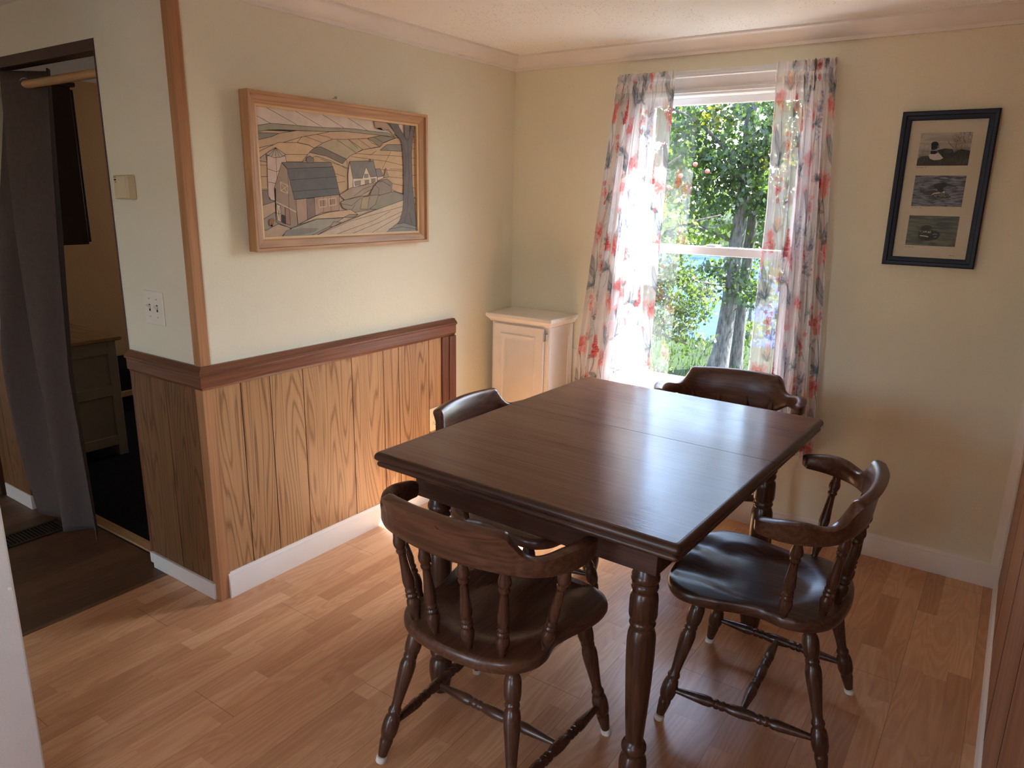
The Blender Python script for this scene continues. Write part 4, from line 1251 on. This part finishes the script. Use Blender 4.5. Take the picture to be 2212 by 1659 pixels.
def small_red(cl, x, y, R):
    for k in range(5):
        a = 2 * PI * k / 5 + R.random()
        cl.ell(x + .016 * math.cos(a), y + .016 * math.sin(a), .014, .011, a, RED if k % 2 else PINK, .75, .12)
    cl.ell(x, y, .005, .005, 0, (150, 40, 50), .9)
    cl.ell(x - .02, y - .045, .012, .011, 0, RED, .75, .2); cl.ell(x + .022, y - .04, .011, .010, 0, RED, .75, .2)
    cl.ell(x + .006, y + .045, .011, .012, .4, RED, .8, .2)
    cl.line(curve(x + .01, y + .03, x + .02, y + .17, .02), 0.0014, GREY); cl.line(curve(x + .05, y - .0, x + .025, y + .17, .012), 0.0014, GREY)
    for a in (-2.4, -2.0, -1.1, -.6):
        leaf(cl, x + .02, y + .175, .055, a, (150, 132, 132), .6)
def delphinium(cl, x, y, R):
    for k in range(70):
        t_ = R.random()
        cl.ell(x + R.uniform(-1, 1) * (.008 + .020 * t_), y + .2 * t_, R.uniform(.002, .006), R.uniform(.002, .006), 0, [BLUE, (150, 168, 214), (96, 112, 160)][int(R.random() * 3)], .7)
    cl.line(curve(x, y + .18, x + .003, y + .36, .004), 0.0016, TEAL)
def spray(cl, x, y, R, col=TEAL, s=1.0):
    for k in range(7):
        a = -PI / 2 + (k - 3) * 0.62
        leaf(cl, x, y, s * R.uniform(.022, .06), a + R.uniform(-.25, .25), col, R.uniform(.5, .85))
    cl.line(curve(x, y, x + .004, y - .07, .004), 0.0015, col); cl.line(curve(x, y, x - .006, y + .09, .006), 0.0015, col)
def tulip(cl, x, y, R):
    for a in (-.5, 0, .5):
        cl.ell(x + .012 * a, y, .012, .030, a * .6, PEACH, .5)
    cl.line(curve(x, y + .03, x + .012, y + .2, .01), 0.0014, (150, 150, 130))
def dye(cl, seed):
    R = random.Random(seed)
    for ty in range(-1, 4):
        for tx in range(-1, 3):
            X0, Y0 = tx * .38 + .02, ty * .56 + .05 + (0.26 if tx % 2 else 0)
            for f, dx, dy in ((iris, .05, .10), (small_red, .14, .26), (snapdragon, .22, .06), (delphinium, .17, .38), (spray, .25, .28), (tulip, .29, .40), (iris, .33, .45), (spray, .06, .36), (iris, .30, .17), (spray, .12, .51), (spray, .17, .15), (tulip, .10, .02), (delphinium, .36, -.02), (spray, .34, .37), (tulip, .20, .50), (small_red, .08, .46)):
                f(cl, X0 + dx + R.uniform(-.015, .015), Y0 + dy + R.uniform(-.015, .015), R)
            for k in range(5):
                x, y = X0 + R.uniform(0, .46), Y0 + R.uniform(0, .64)
                cl.ell(x, y, R.uniform(.03, .06), R.uniform(.02, .04), R.uniform(0, 3), [(214, 208, 216), (240, 212, 214), (206, 214, 222)][k % 3], .5, .1)

g = Nodes('sheer_flowered_cloth')
at = g.n('Attribute', attribute_name='dye')
df = g.n('BsdfDiffuse'); tl = g.n('BsdfTranslucent'); tp = g.n('BsdfTransparent')
g.link(at.outputs['Color'], df.inputs[0]); g.link(at.outputs['Color'], tl.inputs[0])
m1 = g.n('MixShader'); m1.inputs[0].default_value = 0.11
g.link(df.outputs[0], m1.inputs[1]); g.link(tl.outputs[0], m1.inputs[2])
m2 = g.n('MixShader')
g.link(at.outputs['Alpha'], m2.inputs[0]); g.link(tp.outputs[0], m2.inputs[1]); g.link(m1.outputs[0], m2.inputs[2])
g.link(m2.outputs[0], g.out.inputs[0])
M['sheer'] = g.mat

def sheer(label, left, seed):
    ztop, zbot = 2.040, 0.395
    h = ztop - zbot
    cl = Cloth(0.74, h)
    dye(cl, seed)
    nx, ny = cl.nx, cl.ny
    u = np.linspace(0, 1, nx)[None, :].repeat(ny, 0)
    v = np.linspace(0, 1, ny)[:, None].repeat(nx, 1)
    z = ztop - v * h
    if left:   # bunched outer edge at the left, a flat sheer strip on the inner side
        w = u
        xl, xr = 0.620 - 0.19 * v ** 0.9 , 0.905 - 0.045 * v
        s_, edge = 1, 0.66
    else:
        w = 1 - u
        xl, xr = 1.338 + 0.045 * np.minimum(v, .35) - 0.02 * np.clip(v - .35, 0, 1) * 1.2, 1.560 + 0.10 * v
        s_, edge = -1, 0.80
    # fabric width to hung width: strongly gathered up to 'edge', then flat
    gath = 0.52 if left else 0.70
    gx = np.where(w < edge, w / edge * gath, gath + (w - edge) / (1 - edge) * (1 - gath))
    gx = gx if left else 1 - gx
    bunch = 1 - np.clip((w - edge + 0.06) / 0.12, 0, 1)
    ph = w * 2 * PI * (9.0 if left else 10.0)
    fold = np.sin(ph + 0.6 * np.sin(3.1 * v + w * 5)) + 0.35 * np.sin(2.3 * ph + 2 * v)
    amp = (0.007 + 0.011 * np.clip(v * 1.6, 0, 1)) * bunch + 0.004 * (1 - bunch)
    y = -0.066 + amp * fold * 1.0
    x = xl + (xr - xl) * gx + 0.006 * bunch * np.sin(ph * 0.5 + 1.0 + 2 * v)
    # ruffled heading above and below the rod pocket
    zz = z
    head_ = np.clip(1 - np.abs(zz - 2.020) / 0.024, 0, 1)
    pock = np.clip(1 - np.abs(zz - 1.983) / 0.022, 0, 1)
    ruf = np.sin(w * 2 * PI * 21 + 1.7 * np.sin(w * 17)) * bunch
    y = y * (1 - pock * bunch) + pock * bunch * (-0.066) + 0.024 * ruf * head_ + 0.010 * ruf * np.clip(1 - np.abs(zz - 1.955) / 0.05, 0, 1) - 0.010 * pock
    z = z + 0.014 * head_ * bunch * np.sin(w * 2 * PI * 8 + seed) + 0.010 * (v > 0.98) * np.sin(w * 11)
    ox, oz = (0.66, 1.5) if left else (1.50, 1.5)
    co = np.stack([x - ox, y + 0.066, z - oz], -1).reshape(-1, 3)
    me = bpy.data.meshes.new('sheer_curtain')
    idx = np.arange(ny * nx).reshape(ny, nx)
    q = np.stack([idx[:-1, :-1], idx[1:, :-1], idx[1:, 1:], idx[:-1, 1:]], -1).reshape(-1, 4)
    me.vertices.add(len(co)); me.vertices.foreach_set('co', co.astype(np.float32).ravel())
    me.loops.add(q.size); me.loops.foreach_set('vertex_index', q.astype(np.int32).ravel())
    me.polygons.add(len(q)); me.polygons.foreach_set('loop_start', np.arange(0, q.size, 4, dtype=np.int32))
    me.polygons.foreach_set('use_smooth', np.ones(len(q), bool))
    me.update(calc_edges=True)
    al = cl.a.copy()
    # hems and rod pocket are doubled cloth
    Z0 = ztop - v * h
    dbl = (np.abs(Z0 - 1.983) < 0.024) | (Z0 < zbot + 0.03) | (w > 0.985) | (w < 0.012)
    al = np.where(dbl, 1 - (1 - al) ** 1.8, al)
    ca = me.attributes.new('dye', 'FLOAT_COLOR', 'POINT')
    ca.data.foreach_set('color', np.concatenate([cl.c, al[..., None]], -1).astype(np.float32).ravel())
    me.materials.append(M['sheer'])
    o = bpy.data.objects.new('sheer_curtain', me)
    COL.objects.link(o)
    o.location = (ox, -0.066, oz)
    return tag(o, label, 'curtain', 'sheer flowered window curtains')
sheer('sheer white flowered curtain drawn to the left side of the window', True, 3)
sheer('sheer white flowered curtain drawn to the right side of the window', False, 8)

# ------------------------------------------------------------------ outside: lawn, river, trees
CAM = Vector((2.2812, -3.2897, 1.4985))
def at(px, py, yy):
    """the point on the plane y = yy that lies on the line of sight through a photo pixel"""
    d_ = r_ * ((px - 1106) / 1572.19) + u_ * (-(py - 829.5) / 1572.19) + f_
    return CAM + d_ * ((yy - CAM.y) / d_.y)
g = Nodes('lawn_grass')
n1 = g.noise(g.coord(), 1.2, 5, 0.65); n2 = g.noise(g.coord(), 30, 4, 0.7)
g.base(g.mix(n2, g.ramp(n1, [(0.3, (0.007, 0.014, 0.003, 1)), (0.7, (0.018, 0.033, 0.005, 1))]), (0.009, 0.015, 0.004, 1)), 0.9, 0.1)
g.bump(n2, 0.6, 0.05)
M['lawn'] = g.mat
GX0, GX1 = -34, 14
mb = MB()
nxg = 40
prof_g = [(0.12, -0.85), (4, -0.85), (8, -0.92), (10, -1.1), (11.6, -1.9), (13, -2.4)]
mb.rings([[(GX0 + (GX1 - GX0) * i / nxg, yy, zz + 0.03 * math.sin(i * 1.7 + yy)) for i in range(nxg + 1)] for yy, zz in prof_g], cap=False, closed=False)
lw = struct('ground', mb, M['lawn'], 'grass bank sloping down to the river outside the window')
g = Nodes('river_water')
nz = g.noise(g.vmath('MULTIPLY', g.coord(), (0.5, 2.2, 1)), 3.0, 4, 0.6)
g.base(g.ramp(nz, [(0.35, (0.006, 0.020, 0.066, 1)), (0.65, (0.011, 0.032, 0.092, 1))]), 0.6, 0.08)
g.bump(nz, 0.5, 0.08)
M['river'] = g.mat
rv = struct('river', MB().box((-90, 11.6, -2.3), (40, 46, -2.0)), M['river'], 'blue river beyond the grass bank')
rv['category'] = 'river'
mb = MB()
mb.rings([[(-90 + 130 * i / 30, yy, zz + 0.2 * math.sin(i * 2.1)) for i in range(31)] for yy, zz in ((44, -2.3), (46.5, -1.4), (50, -0.6), (70, 1.0))], cap=False, closed=False)
struct('far_bank', mb, M['lawn'], 'far bank of the river')['category'] = 'river bank'

def leafmat(name):
    q = Nodes(name)
    a_ = q.n('Attribute', attribute_name='leaf')
    d_ = q.n('BsdfDiffuse'); t_ = q.n('BsdfTranslucent'); s_ = q.n('BsdfGlossy')
    s_.inputs['Roughness'].default_value = 0.45
    q.link(a_.outputs['Color'], d_.inputs[0])
    warm = q.mix(1.0, a_.outputs['Color'], (1.5, 1.6, 0.6, 1), 'MULTIPLY')
    q.link(warm, t_.inputs[0])
    a1 = q.n('MixShader'); a1.inputs[0].default_value = 0.5
    q.link(d_.outputs[0], a1.inputs[1]); q.link(t_.outputs[0], a1.inputs[2])
    a2 = q.n('MixShader'); a2.inputs[0].default_value = 0.03
    q.link(a1.outputs[0], a2.inputs[1]); q.link(s_.outputs[0], a2.inputs[2])
    q.link(a2.outputs[0], q.out.inputs[0])
    return q.mat
M['leaf'] = leafmat('tree_leaf')
M['bark'] = None
g = Nodes('grey_bark')
v_ = g.vmath('MULTIPLY', g.coord(), (1, 1, 0.25))
n1 = g.noise(v_, 26, 4, 0.65)
g.base(g.ramp(n1, [(0.35, (0.036, 0.033, 0.030, 1)), (0.65, (0.125, 0.118, 0.108, 1))]), 0.9, 0.1)
g.bump(n1, 0.8, 0.03)
M['bark'] = g.mat

def foliage(name, pts, size, cols, parent, droop=0.5):
    """one mesh of bent leaf blades at pts (world), sizes and colours per leaf"""
    n = len(pts)
    pts = np.asarray(pts, float)
    off = world_loc(parent)
    pts = pts - np.array([off.x, off.y, off.z])
    a = rng.normal(size=(n, 3)); a[:, 2] -= droop
    a /= np.linalg.norm(a, axis=1)[:, None]
    b = rng.normal(size=(n, 3))
    b -= (a * b).sum(1)[:, None] * a
    b /= np.linalg.norm(b, axis=1)[:, None]
    c = np.cross(a, b)
    l = (np.asarray(size) * rng.uniform(0.7, 1.3, n))[:, None]
    V = np.stack([pts, pts + a * l * 0.45 + b * l * 0.34 + c * l * 0.08, pts + a * l, pts + a * l * 0.45 - b * l * 0.34 + c * l * 0.08], 1)
    me = bpy.data.meshes.new(name)
    me.vertices.add(n * 4); me.vertices.foreach_set('co', V.astype(np.float32).ravel())
    me.loops.add(n * 4); me.loops.foreach_set('vertex_index', np.arange(n * 4, dtype=np.int32))
    me.polygons.add(n); me.polygons.foreach_set('loop_start', np.arange(0, n * 4, 4, dtype=np.int32))
    me.update(calc_edges=True)
    col = np.ones((n, 4, 4)); col[:, :, :3] = np.asarray(cols)[:, None, :]
    at_ = me.attributes.new('leaf', 'FLOAT_COLOR', 'POINT')
    at_.data.foreach_set('color', col.astype(np.float32).ravel())
    me.materials.append(M['leaf'])
    o = bpy.data.objects.new(name, me)
    COL.objects.link(o)
    o.parent = parent
    return o
def blobs(cl):
    """cl: (centre, radius, n, colour) -> leaf points on soft clumps"""
    P_, C_ = [], []
    for c, r, n, col in cl:
        d_ = rng.normal(size=(n, 3)); d_ /= np.linalg.norm(d_, axis=1)[:, None]
        rad = r * rng.uniform(0.25, 1.0, n) ** 0.6
        P_.append(np.array(c) + d_ * rad[:, None] * np.array([1, 1, 0.8]))
        k = rng.uniform(0.65, 1.35, (n, 1))
        C_.append(np.array(col)[None, :] * k)
    return np.concatenate(P_), np.clip(np.concatenate(C_), 0, 1)

DG, MG, YG, YE, PG = (0.026, 0.044, 0.018), (0.036, 0.062, 0.017), (0.058, 0.090, 0.014), (0.105, 0.098, 0.014), (0.058, 0.074, 0.038)
base = Vector((-1.03, 6.9, -0.92))
nt_ = thing('maple_tree', 'tall grey twin trunked tree on the grass outside the window', 'tree', base)
build('trunk', MB().tube([(-1.13, 6.9, -0.95), (-1.08, 6.9, -0.6), (-1.03, 6.9, 0.1), (-1.02, 6.9, 0.8), (-0.98, 6.92, 1.5), (-0.99, 6.95, 2.4), (-1.03, 7.0, 3.6), (-1.1, 7.0, 5.5)], [.17, .125, .105, .098, .09, .08, .07, .04], 14), M['bark'], nt_)
build('trunk', MB().tube([(-0.97, 7.25, -0.97), (-0.96, 7.25, -0.4), (-0.94, 7.22, 0.5), (-0.91, 7.2, 1.3), (-0.84, 7.2, 2.2), (-0.6, 7.25, 3.2), (-0.3, 7.3, 4.6)], [.11, .085, .075, .068, .06, .05, .03], 12), M['bark'], nt_)
for pts_, r0 in (([(-1.0, 6.92, 1.2), (-0.5, 6.8, 1.75), (0.05, 6.6, 2.1)], .03), ([(-1.0, 6.95, 1.9), (-1.6, 6.7, 2.5), (-2.2, 6.5, 2.8)], .035), ([(-0.8, 7.2, 1.4), (-0.3, 7.0, 1.5), (0.2, 6.9, 1.3)], .022), ([(-1.02, 6.9, 0.9), (-1.5, 6.7, 1.15), (-1.9, 6.5, 1.0)], .022), ([(-0.82, 7.2, 0.9), (-0.45, 7.0, 0.75), (-0.2, 6.9, 0.4)], .018), ([(-0.8, 7.2, 2.3), (-0.3, 7.1, 2.9), (0.3, 6.9, 3.2)], .03), ([(-1.02, 6.9, 0.55), (-1.35, 6.6, 0.6), (-1.6, 6.4, 0.35)], .016)):
    build('branch', MB().tube(pts_, [r0, r0 * .7, r0 * .3], 8), M['bark'], nt_)
cl = []
def clump(px, py, rpx, n, col, y0=6.2, y1=7.4):
    for k in range(max(1, int(n / 45))):
        yy = rng.uniform(y0, y1)
        c = at(px + rng.normal() * rpx * 0.55, py + rng.normal() * rpx * 0.55, yy)
        cl.append((tuple(c), 0.24, 45, col))
for q in ((1390, 240, 60, 500, DG), (1480, 245, 55, 360, DG), (1560, 250, 50, 360, DG), (1640, 225, 45, 360, DG), (1700, 250, 50, 360, DG), (1770, 260, 60, 420, DG),
          (1540, 330, 50, 500, DG), (1600, 330, 45, 500, DG), (1500, 320, 40, 260, MG), (1560, 265, 20, 120, YE), (1520, 375, 40, 320, MG), (1580, 390, 40, 400, DG), (1640, 340, 45, 360, DG), (1690, 320, 26, 320, YE),
          (1655, 390, 45, 520, MG), (1730, 400, 55, 420, MG), (1560, 440, 35, 260, DG), (1640, 460, 45, 360, DG), (1690, 470, 45, 330, MG), (1750, 500, 50, 300, DG),
          (1480, 350, 45, 520, YG), (1440, 400, 45, 420, YG), (1400, 340, 50, 420, MG), (1360, 420, 50, 420, MG), (1500, 440, 40, 340, MG), (1340, 300, 50, 360, DG),  # yellow green clumps put the sunlit look into the leaf colour
          (1560, 590, 30, 180, DG), (1625, 600, 26, 170, DG), (1660, 580, 26, 150, MG), (1600, 640, 26, 160, MG), (1640, 640, 22, 110, DG), (1540, 640, 24, 120, DG), (1520, 600, 22, 110, DG), (1510, 520, 30, 200, YG), (1540, 500, 22, 120, YG)):
    clump(*q)
for k in range(46):   # the crown above and around the part the window shows
    a_, rr = rng.uniform(0, 2 * PI), rng.uniform(0.2, 1.3)
    cl.append(((-1.1 + rr * math.cos(a_), 7.2 + abs(rr * 0.6 * math.sin(a_)), rng.uniform(3.3, 6.2)), 0.5, 70, MG))
pp, cc = blobs(cl)
foliage('leaves', pp, 0.078, cc, nt_)

# apple tree close to the house, left of the view
ab = Vector((-1.55, 3.6, -0.9))
at_ = thing('apple_tree', 'pale leaved apple tree with small pink apples close outside the window', 'tree', ab)
build('trunk', MB().tube([(-1.55, 3.6, -0.95), (-1.5, 3.6, -0.2), (-1.35, 3.6, 0.5), (-1.3, 3.65, 1.3)], [.09, .07, .055, .03], 12), M['bark'], at_)
cl = []
for pts_ in ([(-1.4, 3.6, 0.3), (-0.8, 3.6, 0.75), (-0.1, 3.6, 0.7)], [(-1.35, 3.6, 0.6), (-0.7, 3.6, 1.2), (-0.15, 3.7, 1.35)], [(-1.45, 3.6, 0.0), (-0.9, 3.5, 0.25), (-0.3, 3.5, 0.1)], [(-1.3, 3.65, 1.2), (-0.9, 3.7, 1.7), (-0.6, 3.7, 1.9)]):
    build('branch', MB().tube(pts_, [.03, .018, .006], 8), M['bark'], at_)
for px, py, rp, n in ((1440, 590, 36, 560), (1470, 600, 26, 260), (1430, 650, 40, 620), (1490, 640, 34, 520), (1400, 700, 40, 520), (1480, 700, 34, 380), (1510, 680, 26, 160), (1440, 730, 28, 180), (1380, 600, 40, 420), (1340, 660, 50, 420), (1450, 480, 30, 300), (1480, 520, 22, 120), (1400, 500, 40, 300), (1370, 780, 40, 180), (1425, 790, 16, 40)):
    for k in range(max(1, n // 40)):
        c = at(px + rng.normal() * rp * .55, py + rng.normal() * rp * .55, rng.uniform(3.3, 3.9))
        cl.append((tuple(c), 0.13, 40, PG if rng.random() < .7 else MG))
for k in range(40):
    cl.append(((rng.uniform(-2.3, -0.9), rng.uniform(3.2, 4.2), rng.uniform(0.3, 2.0)), 0.22, 40, PG))
pp, cc = blobs(cl)
foliage('leaves', pp, 0.045, cc, at_)
M['apple'] = plain('apple_skin', (0.30, 0.075, 0.06, 1), 0.4, 0.4, var=0.3, scale=20)
for px, py in ((1460, 558), (1432, 575), (1420, 615), (1402, 640), (1502, 355), (1528, 370), (1470, 380), (1445, 405), (1500, 600), (1455, 700), (1395, 690), (1432, 760)):
    c = at(px, py, 3.45)
    m_ = MB().lathe((c.x, c.y, c.z - .021), (c.x, c.y, c.z + .021), [(0, .004), (.06, .010), (.25, .019), (.55, .0225), (.8, .018), (.95, .010), (1, .004)], 12)
    build('apple', m_, M['apple'], at_)

# shrubs at the water's edge and the trees across the river
def bush(name, label, cat, c, r, h, n, col, size, group=None):
    b_ = thing(name, label, cat, c, group=group)
    build('stem', MB().tube([c, (c[0] + .02, c[1], c[2] + h * .6)], [r * .06, r * .03], 8), M['bark'], b_)
    q = []
    for k in range(max(3, n // 50)):
        a_, rr, zz = rng.uniform(0, 2 * PI), r * math.sqrt(rng.random()), rng.uniform(0.12, 1.0)
        q.append(((c[0] + rr * math.cos(a_), c[1] + rr * math.sin(a_), c[2] + h * zz), r * 0.34, 50, col))
    p_, c_ = blobs(q)
    foliage('leaves', p_, size, c_, b_)
    return b_
bush('shrub', 'yellow green shrub on the riverbank right of the twin trunks', 'shrub', (-2.0, 11.2, -1.6), 1.0, 2.0, 1100, YG, 0.10)
bush('shrub', 'dark green shrub on the riverbank left of the twin trunks', 'shrub', (-4.6, 11.3, -1.7), 1.0, 1.4, 900, MG, 0.10)
fi = 0
for x in np.linspace(-44, 16, 15):
    h_ = rng.uniform(8.5, 10.5) + (2.0 if fi % 2 else 0)
    yy = 56.5 if fi % 2 else 48.5
    bush('riverside_tree', 'leafy green tree standing across the river', 'tree', (x, yy, -1.2), 3.1, h_, 1500, [MG, DG, YG, MG][fi % 4], 0.50, 'trees across the river')
    fi += 1
# grass blades near the trees
n = 5200
gx, gy = rng.uniform(-5, 2.5, n), rng.uniform(3.0, 11.0, n)
gz = np.interp(gy, [p[0] for p in prof_g], [p[1] for p in prof_g])
me = bpy.data.meshes.new('grass')
hh = rng.uniform(.05, .14, n); an = rng.uniform(0, PI, n)
V = np.stack([np.stack([gx - .012 * np.cos(an), gy - .012 * np.sin(an), gz], 1), np.stack([gx + .012 * np.cos(an), gy + .012 * np.sin(an), gz], 1), np.stack([gx + rng.normal(0, .03, n), gy + rng.normal(0, .03, n), gz + hh], 1)], 1)
me.vertices.add(n * 3); me.vertices.foreach_set('co', V.astype(np.float32).ravel())
me.loops.add(n * 3); me.loops.foreach_set('vertex_index', np.arange(n * 3, dtype=np.int32))
me.polygons.add(n); me.polygons.foreach_set('loop_start', np.arange(0, n * 3, 3, dtype=np.int32))
me.update(calc_edges=True)
ca = me.attributes.new('leaf', 'FLOAT_COLOR', 'POINT')
cg = np.ones((n, 3, 4)); cg[:, :, :3] = (np.array([0.016, 0.030, 0.005]) * rng.uniform(.6, 1.4, (n, 1)))[:, None, :]
ca.data.foreach_set('color', cg.astype(np.float32).ravel())
me.materials.append(M['leaf'])
go = bpy.data.objects.new('grass', me); COL.objects.link(go)
tag(go, 'short green grass growing on the bank outside', 'grass', None, 'stuff')
